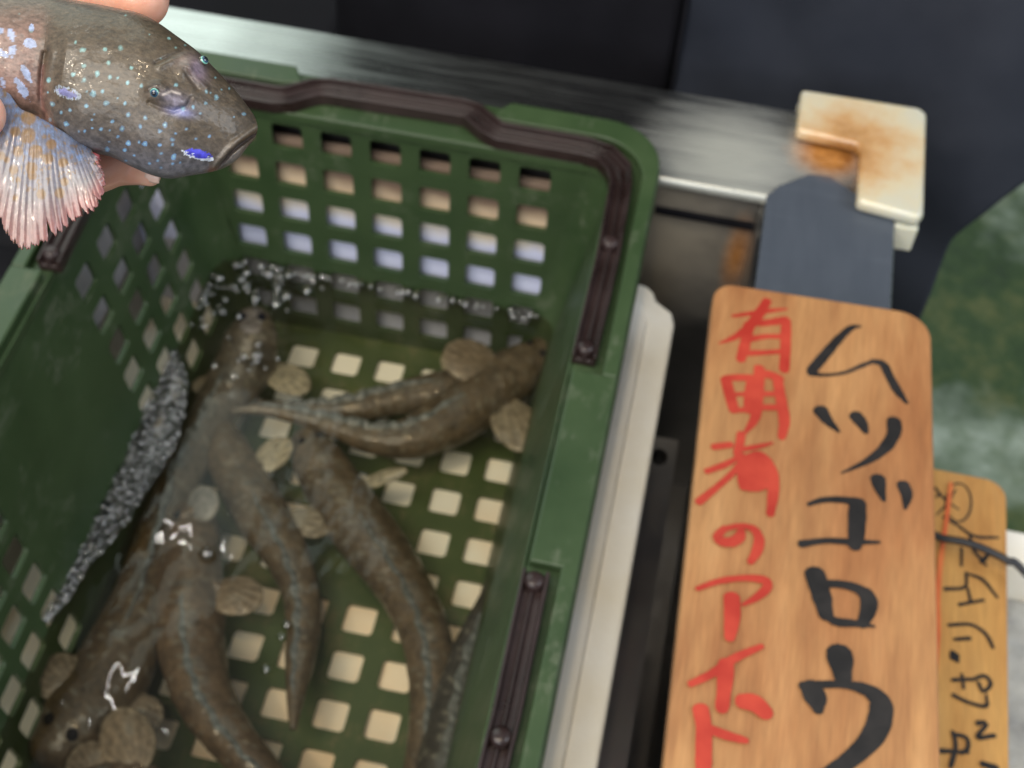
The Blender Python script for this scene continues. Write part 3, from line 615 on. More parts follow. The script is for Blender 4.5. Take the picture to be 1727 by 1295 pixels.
for sg in (-1, 1):
    capsule(mb, [(pc + sg * .19, py_ + .02, .60, .056), (pc + sg * .235, py_ + .06, .44, .048), (pc + sg * .23, py_ + .11, .30, .042), (pc + sg * .14, py_ + .17, .22, .036), (pc + sg * .05, py_ + .19, .20, .030)], 14, 6)
bd_ = mb.build('body', M_black, per); remesh(bd_, .008, 5)
mb = MB(); capsule(mb, [(pc, py_, .64, .055), (pc, py_ - .01, .72, .052)], 16, 4)
capsule(mb, [(pc, py_ - .02, .775, .072), (pc, py_ - .015, .84, .085), (pc, py_ - .005, .885, .078)], 20, 5)
capsule(mb, [(pc, py_ - .095, .825, .010), (pc, py_ - .108, .800, .014)], 10, 3)
for sg in (-1, 1): capsule(mb, [(pc + sg * .083, py_, .835, .012), (pc + sg * .082, py_, .805, .010)], 10, 3)
hd = mb.build('head', M_skin, per); remesh(hd, .0045, 3)
for sg in (-1, 1):
    mb = MB()
    # hand resting behind the back: palm, four fingers, thumb
    hx = pc + sg * .03
    capsule(mb, [(hx, py_ + .195, .20, .026), (hx - sg * .05, py_ + .20, .185, .028)], 12, 4, flat=.6)
    for i_, ln in enumerate((.045, .052, .048, .038)):
        z_ = .21 - i_ * .017; capsule(mb, [(hx - sg * .05, py_ + .20, z_, .0085), (hx - sg * (.06 + ln * .6), py_ + .205, z_ - .006, .008), (hx - sg * (.06 + ln), py_ + .20, z_ - .014, .007)], 8, 4)
    capsule(mb, [(hx - sg * .01, py_ + .20, .22, .010), (hx - sg * .035, py_ + .21, .245, .009), (hx - sg * .05, py_ + .21, .25, .008)], 8, 4)
    hd = mb.build('hand', M_skin, per); remesh(hd, .0045, 3)
mb = MB(); capsule(mb, [(pc, py_ + .02, .87, .088), (pc, py_ + .035, .83, .085), (pc, py_ + .04, .78, .07)], 20, 5); hr = mb.build('hair', M_hair, per); remesh(hr, .006, 3)
for sg in (-1, 1):
    mb = MB(); capsule(mb, [(pc + sg * .030, py_ - .098, .832, .008), (pc + sg * .0301, py_ - .1, .831, .008)], 10, 3); mb.build('eye', M_black, per)
# apron: wrinkled sheet, wide above, narrower leg below on its right side
V = []; Fc = []; nu, nv = 60, 90
for j in range(nv + 1):
    z = .55 - j / nv * 1.02
    q_ = max(0, min(1, (z + .02) / .10)); xr_ = .262 + q_ * q_ * (3 - 2 * q_) * .055 + max(0, z - .06) * .22
    xr_ = min(xr_, .335)
    if z > .40: xr_ = .335 - (z - .40) * 1.0
    xl_ = .0935
    for i in range(nu + 1):
        u = i / nu; x = xl_ + (xr_ - xl_) * u
        y = .122 + .030 * (max(0, (x - .23)) / .10) ** 2 + .004 * mn.noise(Vector((x * 14, z * 5, 3))) + .007 * mn.noise(Vector((x * 24 + z * 14, z * 10, 1)))
        V.append((x, y, z))
for j in range(nv):
    for i in range(nu): a = j * (nu + 1) + i; Fc.append((a, a + nu + 1, a + nu + 2, a + 1))
ap = obj('apron', V, Fc, M_navy, per); md = ap.modifiers.new('sol', 'SOLIDIFY'); md.thickness = .002; md.offset = 1
# black front panel on the other side of the seam
V = []; Fc = []
for j in range(nv + 1):
    z = .55 - j / nv * 1.02
    for i in range(41):
        x = -.1 + .1915 * i / 40
        V.append((x, .130 + .05 * (max(0, -.02 - x) / .10) ** 2 + .006 * mn.noise(Vector((x * 18 + z * 6, z * 4, 7))) + .004 * mn.noise(Vector((x * 40, z * 14, 2))), z))
for j in range(nv):
    for i in range(40): a = j * 41 + i; Fc.append((a, a + 41, a + 42, a + 1))
bp_ = obj('coat_panel', V, Fc, M_black, per); md = bp_.modifiers.new('sol', 'SOLIDIFY'); md.thickness = .002; md.offset = 1
# pocket piping
pk = [Yp(x, y, .119) for x, y in ((1662, -40), (1663, 40), (1666, 120), (1676, 172), (1700, 190), (1735, 172), (1790, 130))]
pk = [np.array((p[0], .1205 + .030 * (max(0, (p[0] - .23)) / .10) ** 2, p[2])) for p in pk]
mb = MB(); tube(mb, catmull(pk, 6), .0011, 8); mb.build('pocket_seam', M_navy, per)
sm = [np.array((.0940, .1195, z)) for z in np.linspace(.5, -.45, 12)]; mb = MB(); tube(mb, sm, .0012, 8, up=(0, 1, 0)); mb.build('seam', M_black, per)

# ================================================================== FISH IN THE CRATE
PXM = lambda px, py, z: np.linalg.norm(Zp(px + 1, py, z) - Zp(px, py, z))
def wet_fish(label, spine, z, fins, base=(.118, .086, .054), dorsal=True, tail=True, tilt=0, lilac=(.12, .135, .14), flat=.78):
    """spine rows: px, py, half width in px (head first)"""
    t = thing('mudskipper', label, 'fish', group='live mudskippers in the green crate')
    c = catmull([(a, b, h, z if len(r_) < 1 else z + r_[0]) for a, b, h, *r_ in [tuple(s) + (0,) * (4 - len(s)) for s in spine]], 12)
    P = np.array([Zp(a, b, zz) for a, b, h, zz in c]); s_ = PXM(spine[0][0], spine[0][1], z); Rr = c[:, 2] * s_
    n = len(P); T = np.gradient(P, axis=0); T /= np.linalg.norm(T, axis=1)[:, None]
    seg = 32; V = []; A = []; up = np.array((0, 0, 1.))
    # rounded snout
    Pn = [P[0] - T[0] * Rr[0] * .75 * math.sin(a) for a in (1.45, 1.2, .9, .6, .3)]; Rn = [Rr[0] * math.cos(a) for a in (1.45, 1.2, .9, .6, .3)]
    P2 = np.vstack([Pn, P]); R2 = np.array(Rn + list(Rr)); T2 = np.vstack([[T[0]] * 5, T]); N2 = len(P2)
    sd = rng.rand() * 50
    for i in range(N2):
        a = np.cross(T2[i], up); a /= np.linalg.norm(a); b = np.cross(a, T2[i])
        fr = i / N2
        for k in range(seg):
            th = 2 * math.pi * k / seg; cs, sn = math.cos(th), math.sin(th)
            fl = flat + .18 * fr
            rr_ = R2[i] * (1 + .018 * mn.noise(Vector((i * .7, cs * 5 + sd, sn * 5))) + .045 * mn.noise(Vector((i * .22 + sd, cs * 2, sn * 2))))
            if fr < .2: rr_ *= 1 + .05 * max(0, sn)
            p = P2[i] + rr_ * (cs * a + fl * sn * b); V.append(p)
            col = np.array(base) * (1 + .35 * mn.noise(Vector((p[0] * 120, p[1] * 120, sd))))
            if fr > .30 and sn > .955 and mn.noise(Vector((i * .16 + sd, 1, 2))) > .02: col = np.array(lilac) * .35 + .65 * col            # pale folded dorsal stripe area
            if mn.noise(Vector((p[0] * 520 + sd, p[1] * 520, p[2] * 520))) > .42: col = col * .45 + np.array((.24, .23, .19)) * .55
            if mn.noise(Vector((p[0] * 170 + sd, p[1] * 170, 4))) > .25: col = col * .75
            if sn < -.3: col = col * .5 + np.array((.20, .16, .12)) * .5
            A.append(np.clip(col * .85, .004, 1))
    Fc = [(i * seg + k, i * seg + (k + 1) % seg, (i + 1) * seg + (k + 1) % seg, (i + 1) * seg + k) for i in range(N2 - 1) for k in range(seg)]
    Fc += [tuple(range(seg))[::-1], tuple(range((N2 - 1) * seg, N2 * seg))]
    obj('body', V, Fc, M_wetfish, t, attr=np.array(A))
    # eyes on top of the head
    i0 = 10; a = np.cross(T2[i0], up); a /= np.linalg.norm(a)
    for sg in (-1, 1):
        e = P2[i0] + a * sg * R2[i0] * .42 + up * R2[i0] * flat * .86; mb = MB()
        capsule(mb, [tuple(e) + (R2[i0] * .20,), tuple(e + up * R2[i0] * .06) + (R2[i0] * .19,)], 12, 3); mb.build('eye', M_black, t)
    if dorsal:
        V = []; A = []; i1, i2 = int(N2 * .34), int(N2 * .90); nn = i2 - i1
        for q, i in enumerate(range(i1, i2)):
            a = np.cross(T2[i], up); a /= np.linalg.norm(a); u = q / (nn - 1)
            hgt = R2[i] * (flat + .18 * i / N2) ; ff = .0022 * math.sin(math.pi * min(1, u * 1.0)) ** .5 * (1 + .4 * math.sin(q * 1.3))
            lean = .0035 * math.sin(math.pi * u) ** .5 * (1 + .25 * math.sin(q * .7 + sd))
            for kk, (dx, dz) in enumerate(((-.0006, -.0012), (lean, ff), (lean + .0005, ff - .0004), (.0010, -.0012))):
                V.append(P2[i] + a * dx + up * (hgt + dz)); A.append(np.array(lilac) * (.8 + .5 * (q % 3 == 0)))
        Fc = [(q * 4 + k, q * 4 + k + 1, q * 4 + k + 5, q * 4 + k + 4) for q in range(nn - 1) for k in range(3)]
        obj('dorsal_fin', V, Fc, M_wetfish, t, attr=np.array(A))
    if tail:
        # rounded paddle blade
        e = P2[-1]; d = T2[-1]; b = np.cross(d, up); L_ = max(.014, R2[-1] * 4); V = []; A = []
        for q in range(9):
            u = q / 8
            hw = max(R2[-1], .0012) * (1 + 1.6 * math.sin(math.pi * min(1, u * .9 + .05)))
            if q == 8: hw *= .35
            for k in range(7):
                v_ = (k - 3) / 3; V.append(e + d * L_ * (u - .1) * (1 - .15 * v_ * v_) + b * hw * v_ * .55 + up * (hw * v_ * .6 + .0005 * (k % 2))); A.append(np.array(base) * (.8 + .35 * (k % 2)))
        Fc = [(q * 7 + k, q * 7 + k + 1, q * 7 + k + 8, q * 7 + k + 7) for q in range(8) for k in range(6)]
        tf = obj('tail_fin', V, Fc, M_wetfish, t, attr=np.array(A)); md = tf.modifiers.new('s', 'SOLIDIFY'); md.thickness = .0006
    for fin in fins: paddle(t, fin, z, sd, base)
    return t
def paddle(t, fin, z, sd, base, name='pectoral_fin'):
    """fin: base px,py ; tip px,py ; half width px ; colour"""
    (bx, by), (tx, ty), hw, colr = fin[:4]; dz0, dz1 = (fin[4] if len(fin) > 4 else (.0, .004))
    B = Zp(bx, by, z + dz0); Tt = Zp(tx, ty, z + dz1); d = Tt - B; Ln = np.linalg.norm(d); d /= Ln; w_ = hw * PXM(bx, by, z)
    sdv = np.cross(d, (0, 0, 1.)); sdv /= np.linalg.norm(sdv); upv = np.cross(sdv, d); V = []; A = []; nr, na = 10, 72
    cen = B + d * Ln * .58; ra, rb = Ln * .50, w_ * 1.0
    for i in range(nr + 1):
        u = i / nr
        for k in range(na):
            an = 2 * math.pi * k / na; x = math.cos(an) * ra * u; y = math.sin(an) * rb * u
            if x < 0: y *= 1 - .35 * (x / ra) ** 2                       # narrower at the fleshy stem
            if i == nr: q = 1 + .010 * math.sin(k * 2.1 + sd) + .012 * math.sin(k * .35); x *= q; y *= q
            fan = math.atan2(y, x + ra * 1.15); ry = math.cos(fan * 34) * .00022 * (.2 + u)
            p = cen + d * x + sdv * y + upv * (ry + .22 * w_ * (1 - u * u) + .06 * w_ * math.sin(2 * y / rb + sd))
            V.append(p); c_ = np.array(colr) * (1 + .20 * math.cos(fan * 34)) * (1 + .12 * mn.noise(Vector((p[0] * 300, p[1] * 300, sd))))
            if u > .8: c_ = c_ * .75 + np.array((.36, .31, .23)) * .25
            A.append(np.clip(c_, .01, 1))
    Fc = [(i * na + k, i * na + (k + 1) % na, (i + 1) * na + (k + 1) % na, (i + 1) * na + k) for i in range(nr) for k in range(na)]
    mbs = MB(); capsule(mbs, [tuple(B - d * Ln * .1) + (w_ * .30,), tuple(B + d * Ln * .12) + (w_ * .26,), tuple(B + d * Ln * .25) + (w_ * .2,)], 12, 4)
    o0 = len(V); V += [np.array(q) for q in mbs.v]; A += [np.array(base)] * len(mbs.v); Fc += [tuple(x + o0 for x in q) for q in mbs.f]
    f = obj(name, V, Fc, M_wetfish, t, attr=np.array(A)); md = f.modifiers.new('s', 'SOLIDIFY'); md.thickness = .0010; md.offset = 0
PB = (.21, .175, .125); PBd = (.175, .135, .095); PBp = (.29, .255, .18)
wet_fish('brown mudskipper facing into the rear right corner, lower of the two there',
  [(918, 592, 28), (880, 620, 42), (835, 652, 50), (770, 700, 48), (700, 737, 37), (630, 740, 26), (570, 722, 18), (500, 702, 13), (430, 690, 9), (365, 697, 6)], -.020,
  [((846, 662), (884, 752), 38, PB, (.002, .006)), ((838, 645), (762, 585), 44, PBd, (.008, .012))])
wet_fish('brown mudskipper at rear right, half under its neighbour and nearer the rear wall',
  [(850, 628, 30), (800, 648, 38), (740, 660, 36), (670, 672, 29), (600, 688, 22), (545, 692, 15), (490, 686, 9), (440, 680, 5)], -.031,
  [((800, 640), (752, 600), 24, PBp, (.002, .004))])
wet_fish('brown mudskipper in the middle of the crate floor, tail towards the near right corner',
  [(520, 742, 30), (535, 775, 42), (565, 825, 48), (605, 885, 52), (650, 945, 48), (692, 1010, 42), (720, 1080, 39), (730, 1150, 37), (728, 1220, 34), (712, 1300, 28), (690, 1370, 18)], -.028,
  [((575, 855), (505, 895), 34, PB), ((590, 825), (680, 795), 13, PBp, (.0, .010))])
wet_fish('slim brown mudskipper whose thin tail ends by the bare centre of the crate floor',
  [(358, 715, 26), (372, 745, 38), (405, 805, 42), (440, 865, 44), (480, 930, 37), (505, 990, 30), (512, 1050, 27), (505, 1120, 22), (498, 1180, 13), (494, 1230, 5)], -.026,
  [((425, 800), (485, 745), 27, PBp, (.002, .006)), ((455, 880), (540, 880), 26, PB)], tail=False)
wet_fish('greyish mudskipper with its head raised to the bubbles in the rear left corner',
  [(428, 540, 30, .018), (425, 570, 44, .014), (410, 620, 48, .006), (375, 675, 42), (340, 740, 34), (305, 810, 30), (285, 880, 24), (270, 950, 16), (262, 1010, 9)], -.024,
  [((440, 615), (515, 655), 30, PBp, (.004, .002)), ((385, 640), (330, 655), 20, PB)], base=(.115, .095, .072))
wet_fish('long dark mudskipper lying along the left wall, its head near the lower left corner',
  [(95, 1262, 50), (135, 1215, 70), (185, 1140, 72), (225, 1050, 62), (246, 970, 46), (262, 900, 38), (284, 830, 30), (312, 765, 26), (330, 705, 18), (345, 655, 10)], -.024,
  [((140, 1180), (80, 1118), 44, PBd, (.006, .010)), ((190, 1180), (262, 1225), 40, PBd, (.0, .002))], base=(.088, .058, .028))
wet_fish('plump reddish brown mudskipper with a pale stripe down its back, curving to the bottom edge',
  [(325, 872, 38), (322, 910, 50), (318, 970, 55), (318, 1040, 57), (326, 1110, 52), (345, 1175, 46), (385, 1240, 38), (440, 1300, 30), (500, 1350, 18), (560, 1390, 10)], -.022,
  [((350, 985), (432, 1018), 40, PBd, (.004, .008)), ((315, 870), (362, 836), 36, (.20, .20, .20), (.008, .014))], base=(.112, .074, .044))
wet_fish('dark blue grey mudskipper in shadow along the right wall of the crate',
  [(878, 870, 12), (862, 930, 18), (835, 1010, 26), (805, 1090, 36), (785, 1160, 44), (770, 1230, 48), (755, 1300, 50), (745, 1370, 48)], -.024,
  [((800, 1150), (852, 1190), 22, (.05, .06, .06))], base=(.045, .042, .036), tail=False)  # shade by the right wall is painted into this fish's dark colours
wet_fish('reddish brown mudskipper at the bottom left edge with spread fins',
  [(300, 1345, 30), (255, 1340, 46), (200, 1330, 50), (120, 1345, 44), (40, 1370, 34), (-30, 1400, 20)], -.014,
  [((240, 1320), (200, 1205), 46, PBd, (.006, .006)), ((170, 1330), (140, 1262), 40, PBd, (.004, .004))], base=(.10, .066, .045))

# ------------------------------------------------------------------ bubbles and froth
def sph(mb, c, r, seg=10, rings=6, squash=1, dome=False):
    V = []; Fc = []; lo = 0 if dome else -math.pi / 2
    for i in range(rings + 1):
        ph = lo + (math.pi / 2 - lo) * i / rings
        for k in range(seg): a = 2 * math.pi * k / seg; V.append((c[0] + r * math.cos(ph) * math.cos(a), c[1] + r * math.cos(ph) * math.sin(a), c[2] + r * squash * math.sin(ph)))
    for i in range(rings):
        for k in range(seg): Fc.append((i * seg + k, i * seg + (k + 1) % seg, (i + 1) * seg + (k + 1) % seg, (i + 1) * seg + k))
    mb.add(V, Fc)
mb = MB()
pts = []
for px in range(395, 950, 9):
    y0 = 465 + (px - 541) * .166
    if random.random() < (.9 if px < 640 else .5): pts.append((px + random.uniform(-5, 5), y0 + random.uniform(2, 9), random.choice((3, 4, 5, 6, 7))))
for k in range(46): pts.append((random.gauss(455, 42), random.gauss(478, 24), random.uniform(3, 9)))
for k in range(14): pts.append((random.gauss(424, 14), random.gauss(604, 12), random.uniform(3, 7)))
for k in range(26): pts.append((random.gauss(345, 26), random.gauss(520, 50), random.uniform(3, 7)))
pts += [(866, 534, 7), (884, 537, 6), (786, 514, 7), (803, 518, 5), (672, 494, 6), (603, 482, 6), (350, 935, 10), (485, 1055, 6), (475, 1075, 5), (450, 1130, 6), (805, 1145, 5), (800, 1240, 6), (812, 1175, 5)]
for px, py, r in pts:
    p = Zp(px, py, .0002); p[0] = max(p[0], XL(0) + .002); p[1] = min(p[1], -.002)
    sph(mb, p, r * .00042, 12, 6, 1, True)
b = mb.build('bubbles', M_bubble); tag(b, 'clear bubbles floating on the water along the rear wall', 'bubbles', kind='stuff')
# froth strip along the left wall
mb = MB(); edge = [(296, 585, 318, 640), (270, 635, 312, 690), (235, 700, 296, 750), (205, 770, 268, 800), (178, 835, 232, 850), (150, 890, 200, 900), (118, 955, 150, 955), (88, 1020, 112, 1015), (66, 1060, 76, 1052)]
ec = catmull([(a, b_, c_, d_) for a, b_, c_, d_ in edge], 6); V = []; nq = 12
for i, (ax, ay, bx, by) in enumerate(ec):
    for k in range(nq + 1):
        u = k / nq; jx = (6 * mn.noise(Vector((i * .8, 4.2, 0)))) * (u > .95)
        p = Zp(ax + (bx - ax) * u + jx, ay + (by - ay) * u, .0006)
        p[2] = .0006 + .0022 * math.sin(math.pi * min(.98, max(.02, u))) * (.7 + .6 * mn.noise(Vector((i * .5, k * .5, 0))))
        V.append(tuple(p))
Fc = [(i * (nq + 1) + k, i * (nq + 1) + k + 1, (i + 1) * (nq + 1) + k + 1, (i + 1) * (nq + 1) + k)[::-1] for i in range(len(ec) - 1) for k in range(nq)]
mb.add(V, Fc); nfilm = len(Fc)
for k in range(420):
    i = random.random() ** .8 * (len(ec) - 1.01); i0 = int(i); fr = i - i0; e = ec[i0] * (1 - fr) + ec[i0 + 1] * fr; u = random.random()
    p = Zp(e[0] + (e[2] - e[0]) * u, e[1] + (e[3] - e[1]) * u, .0014); sph(mb, p, random.choice((.0006, .0009, .0012, .0018, .0024)), 10, 5, 1, True)
fr_ = mb.build('froth', M_froth); fr_.data.materials.append(M_bubble); fr_.data.polygons.foreach_set('material_index', [0 if q < nfilm else 1 for q in range(len(fr_.data.polygons))]); tag(fr_, 'grey strip of fine froth on the water along the left wall', 'froth', kind='stuff')

# ================================================================== HELD FISH AND HAND
ZD = .262
def FP(px, py, w=0.):
    """point at photo pixel px,py lying w 'pixels' nearer than the fish's mid plane"""
    s = ZD / F; zd = ZD - w * s; c_ = np.array([(px - CX) / F * ZD, (py - CY) / F * ZD, ZD]) - np.array([(220 - CX) / F, (160 - CY) / F, 1.]) * w * s
    return CAM + R @ c_
def lin(h):
    c_ = np.array([int(h[i:i + 2], 16) / 255 for i in (0, 2, 4)]); return np.where(c_ < .04045, c_ / 12.92, ((c_ + .055) / 1.055) ** 2.4)
stations = [(434, 212, 434, 222), (432, 203, 430, 232), (427, 192, 417, 248), (416, 177, 400, 268), (400, 156, 378, 283), (380, 134, 350, 291), (355, 108, 320, 296), (330, 84, 287, 301), (300, 62, 256, 295), (266, 38, 222, 281), (235, 22, 188, 265),
  (200, 14, 152, 257), (165, 7, 120, 246), (130, 1, 94, 227), (100, -4, 76, 205), (78, -8, 60, 196), (40, -12, 28, 200), (0, -16, -10, 186), (-60, -18, -62, 130), (-160, -14, -160, 96), (-300, 14, -300, 90), (-460, 50, -460, 96), (-640, 84, -640, 112), (-760, 96, -760, 118)]
st = catmull(stations, 1)
# arc-length dense sampling (fine at the head)
dn = []
for i in range(len(stations) - 1):
    n_ = 26 if i < 16 else 10
    dn.append(n_)
def catd(P, ns):
    P = np.array(P, float); Q = np.vstack([2 * P[0] - P[1], P, 2 * P[-1] - P[-2]]); o_ = []
    for i in range(len(P) - 1):
        a, b, c_, d = Q[i:i + 4]
        for t in np.linspace(0, 1, ns[i], endpoint=False): o_.append(.5 * ((2 * b) + (c_ - a) * t + (2 * a - 5 * b + 4 * c_ - d) * t * t + (3 * b - a - 3 * c_ + d) * t ** 3))
    o_.append(P[-1]); return np.array(o_)
S = catd(stations, dn); NS = len(S); SEG = 420
th = np.linspace(0, 2 * np.pi, SEG, endpoint=False)
T_ = S[:, :2]; B_ = S[:, 2:]; Cn = (T_ + B_) / 2; H = np.linalg.norm(T_ - B_, axis=1) / 2
ax_ = (T_ - B_) / (2 * H[:, None])
idx = np.linspace(0, 1, NS)
depth = H * .86
# opercle step: body behind the gill is thinner
gs = np.interp(np.arange(NS), [0, 26 * 13.0, 26 * 14.6, NS], [1, 1, .86, .86]); depth = depth * gs
cosT = np.cos(th); sinT = np.sin(th)
PX = Cn[:, None, 0] + ax_[:, None, 0] * H[:, None] * cosT; PY = Cn[:, None, 1] + ax_[:, None, 1] * H[:, None] * cosT
WW = depth[:, None] * np.sign(sinT) * np.abs(sinT) ** .92
front = np.clip(sinT, 0, 1)[None, :] * np.ones_like(PX)
fr0 = (front > .02)
def gau(cx, cy, rx, ry=None, a=0):
    ry = ry or rx; c_, s_ = math.cos(math.radians(a)), math.sin(math.radians(a)); dx, dy = PX - cx, PY - cy
    u = dx * c_ + dy * s_; v = -dx * s_ + dy * c_; return np.exp(-(u / rx) ** 2 - (v / ry) ** 2) * fr0
def pdist(line):
    L_ = np.array(line, float); best = np.full(PX.shape, 1e9)
    for a, b in zip(L_[:-1], L_[1:]):
        d = b - a; t = np.clip(((PX - a[0]) * d[0] + (PY - a[1]) * d[1]) / (d @ d), 0, 1)
        best = np.minimum(best, np.hypot(PX - a[0] - t * d[0], PY - a[1] - t * d[1]))
    return np.where(fr0, best, 1e9)
disp = np.zeros_like(PX)
disp += 15 * gau(262, 156, 20, 17) + 9 * gau(292, 166, 26, 13, 25)           # near eye turret and its cup
disp -= 5 * np.exp(-(pdist([(250, 172), (268, 180), (290, 186), (312, 178), (318, 166)]) / 3.5) ** 2)
disp += 5 * np.exp(-(pdist([(248, 150), (256, 143), (268, 142), (277, 148)]) / 4) ** 2)
disp += 13 * gau(318, 108, 22, 13, -38) + 10 * gau(336, 104, 13, 12)       # far eye
disp -= 5 * np.exp(-(pdist([(262, 108), (285, 97), (305, 88), (325, 84)]) / 3.5) ** 2)
disp += 4 * np.exp(-(pdist([(268, 114), (290, 102), (312, 92)]) / 6) ** 2)
disp -= 4 * np.exp(-(pdist([(308, 118), (318, 134), (330, 150)]) / 4) ** 2)
disp += 4 * np.exp(-(pdist([(318, 116), (328, 132), (345, 148)]) / 5) ** 2)
mouth = [(436, 222), (420, 232), (402, 243), (386, 256), (374, 272), (362, 285), (352, 291)]
dm = pdist(mouth); disp -= 9 * np.exp(-(dm / 3.2) ** 2)
lip = [(434, 212), (414, 224), (396, 236), (380, 250), (367, 266), (356, 280)]
disp += 5 * np.exp(-(pdist(lip) / 5) ** 2)
disp += 5 * np.exp(-(pdist([(424, 240), (404, 256), (388, 272)]) / 8) ** 2)
gill = [(80, 92), (75, 120), (72, 160), (80, 200), (96, 226), (126, 246), (150, 254)]
dg = pdist(gill); disp -= 7 * np.exp(-(dg / 4.5) ** 2); disp += 4 * np.exp(-(pdist([(x + 12, y - 3) for x, y in gill]) / 8) ** 2)
disp += 5 * gau(118, 156, 20, 12, 20) + 4 * gau(332, 258, 24, 8, 18)
nz = np.zeros_like(PX)
for sc_, am in ((.012, 2.2), (.03, 1.1), (.075, .55)):
    for i in range(NS):
        row = [mn.noise(Vector((PX[i, j] * sc_, PY[i, j] * sc_ * 1.6, WW[i, j] * sc_))) for j in range(0, SEG, 3)]
        nz[i] += am * np.interp(np.arange(SEG), np.arange(0, SEG, 3), row, period=SEG)
disp += nz
Wf = WW + disp * np.clip(front * 1.3, 0, 1)
# colours --------------------------------------------------
base = lin('53483a')[None, None, :] * np.ones(PX.shape + (1,))
low = np.clip((PY - (150 + (PX - 100) * .28)) / 110, 0, 1)[..., None]
base = base * (1 - low * .75) + lin('55555c') * low * .75
dark = np.clip(1 - (PY - (10 + (PX - 60) * .25)) / 90, 0, 1)[..., None] * (PX[..., None] > 60)
base = base * (1 - .35 * dark) + lin('4c4334') * .35 * dark
bodyk = 1 / (1 + np.exp((PX - (76 + 6 * np.sin(PY / 20))) / 5)); bodyk = bodyk * (PX < 110)
body_c = lin('7d6258') * np.ones(PX.shape + (1,)); k_ = np.clip((60 - PY) / 60, 0, 1)[..., None]; body_c = body_c * (1 - k_) + lin('5f564a') * k_
base = base * (1 - bodyk[..., None]) + body_c * bodyk[..., None]
nn_ = np.zeros_like(PX)
for i in range(NS):
    row = [mn.noise(Vector((PX[i, j] * .11, PY[i, j] * .3, 3))) + .6 * mn.noise(Vector((PX[i, j] * .4, PY[i, j] * .4, 9))) for j in range(0, SEG, 2)]
    nn_[i] = np.interp(np.arange(SEG), np.arange(0, SEG, 2), row, period=SEG)
base = base * (1 + .30 * nn_[..., None])
def paint(mask, hexc, k=1.):
    global base
    m_ = np.clip(mask * k, 0, 1)[..., None]; base = base * (1 - m_) + (lin(hexc) if isinstance(hexc, str) else hexc) * m_
paint(gau(292, 168, 28, 13, 22) * (1 + .5 * nn_), '857f90', .7); paint(np.exp(-(pdist([(248, 150), (256, 143), (268, 143), (276, 150)]) / 3) ** 2), '3a3028', .8); paint(np.exp(-(pdist([(272, 160), (286, 154), (300, 158)]) / 2) ** 2), 'c8bcb4', .8); paint(gau(300, 188, 20, 7, 10), '8f95c8', .8)
paint(gau(330, 118, 12, 20, -25), 'a08ca0', .7); paint(gau(306, 104, 18, 10, -30), '8a7a74', .6)
paint(np.exp(-(pdist(lip) / 2.5) ** 2), '958a7e', .55); paint(gau(395, 266, 24, 8, -42), '8a8686', .6)
paint(np.exp(-((PY - (262 + (PX - 150) * .13)) / 26) ** 2) * (PX > 110) * (PX < 350) * fr0, '74747f', .55)
paint(np.exp(-(dm / 2) ** 2), '4a3c36', .9); paint(gau(356, 286, 8, 6), '8a5850', .8)
paint(np.exp(-(dg / 4) ** 2) * (PY > 110), '7a5550', .6)
u_ = gau(332, 257, 25, 8, 14) * (1 + .7 * nn_); paint((u_ > .45) * 1.0, '4a4ad2', .95); paint(((u_ > .25) & (u_ < .5) & (PY > 257 + (PX - 332) * .25)) * 1., 'dfe6f2', .9)
u_ = gau(118, 157, 19, 8, 18) * (1 + 1.1 * nn_); paint((u_ > .5) * 1.0, '8086c4', .6); paint(((u_ > .25) & (u_ < .55)) * (nn_ > -.1), 'b4c4d6', .55)
spots = '''440,268,18 552,266,11 629,259,12 570,333,12 448,350,16 393,392,15 447,418,14 513,386,13 576,403,11 614,408,11 664,433,12 732,449,12 683,358,14 268,418,16 283,540,14 375,570,12 355,640,14 268,620,15 458,548,13 461,477,9 493,487,15 540,476,10 555,535,18 614,509,9 650,537,12 667,592,12 751,607,11 727,650,13 588,625,12 637,662,13 530,666,12 486,660,9 575,670,9 447,677,9 418,677,7 614,703,12 668,735,13 722,731,10 751,738,14 825,745,11 648,773,10 698,799,8 816,825,11 775,841,9 834,862,9 891,842,10 897,805,15 889,718,12 904,686,11 850,642,13 825,675,13 959,664,12 1007,713,11 1077,701,9 888,742,12 833,787,11 1029,586,12 992,553,10 941,560,14 1058,535,9 1061,476,10 1113,507,13 1083,482,7 1142,466,9 1112,405,8 905,443,12 908,253,8 875,206,9 958,238,8 653,87,9 404,228,8 113,82,9 774,188,8 1260,590,13 1205,605,8 262,480,8 330,580,8 497,590,8 486,618,9 570,730,7 560,770,12 655,830,12 930,835,7 1185,460,6 1225,440,6 830,310,7 175,165,12 182,150,8'''
for sp in spots.split():
    x, y, r = map(float, sp.split(',')); x /= 3.083; y /= 3.083; r = r / 3.083 * (.92 + .15 * math.sin(x * 7))
    d = np.hypot(PX - x, (PY - y) * (1 + .2 * math.sin(y * 5))) * (1 + .45 * nn_); mk = np.clip((r - d) / 1.1, 0, 1) * fr0
    blue = np.clip((y - 110) / 120, 0, 1); paint(mk, lin('7fa9a6') * (1 - blue) + lin('6c96c4') * blue, .70 + .25 * math.sin(x * 3 + y))
    paint(np.clip((r * .45 - d) / 1., 0, 1) * fr0, 'a4d4d4', .5)
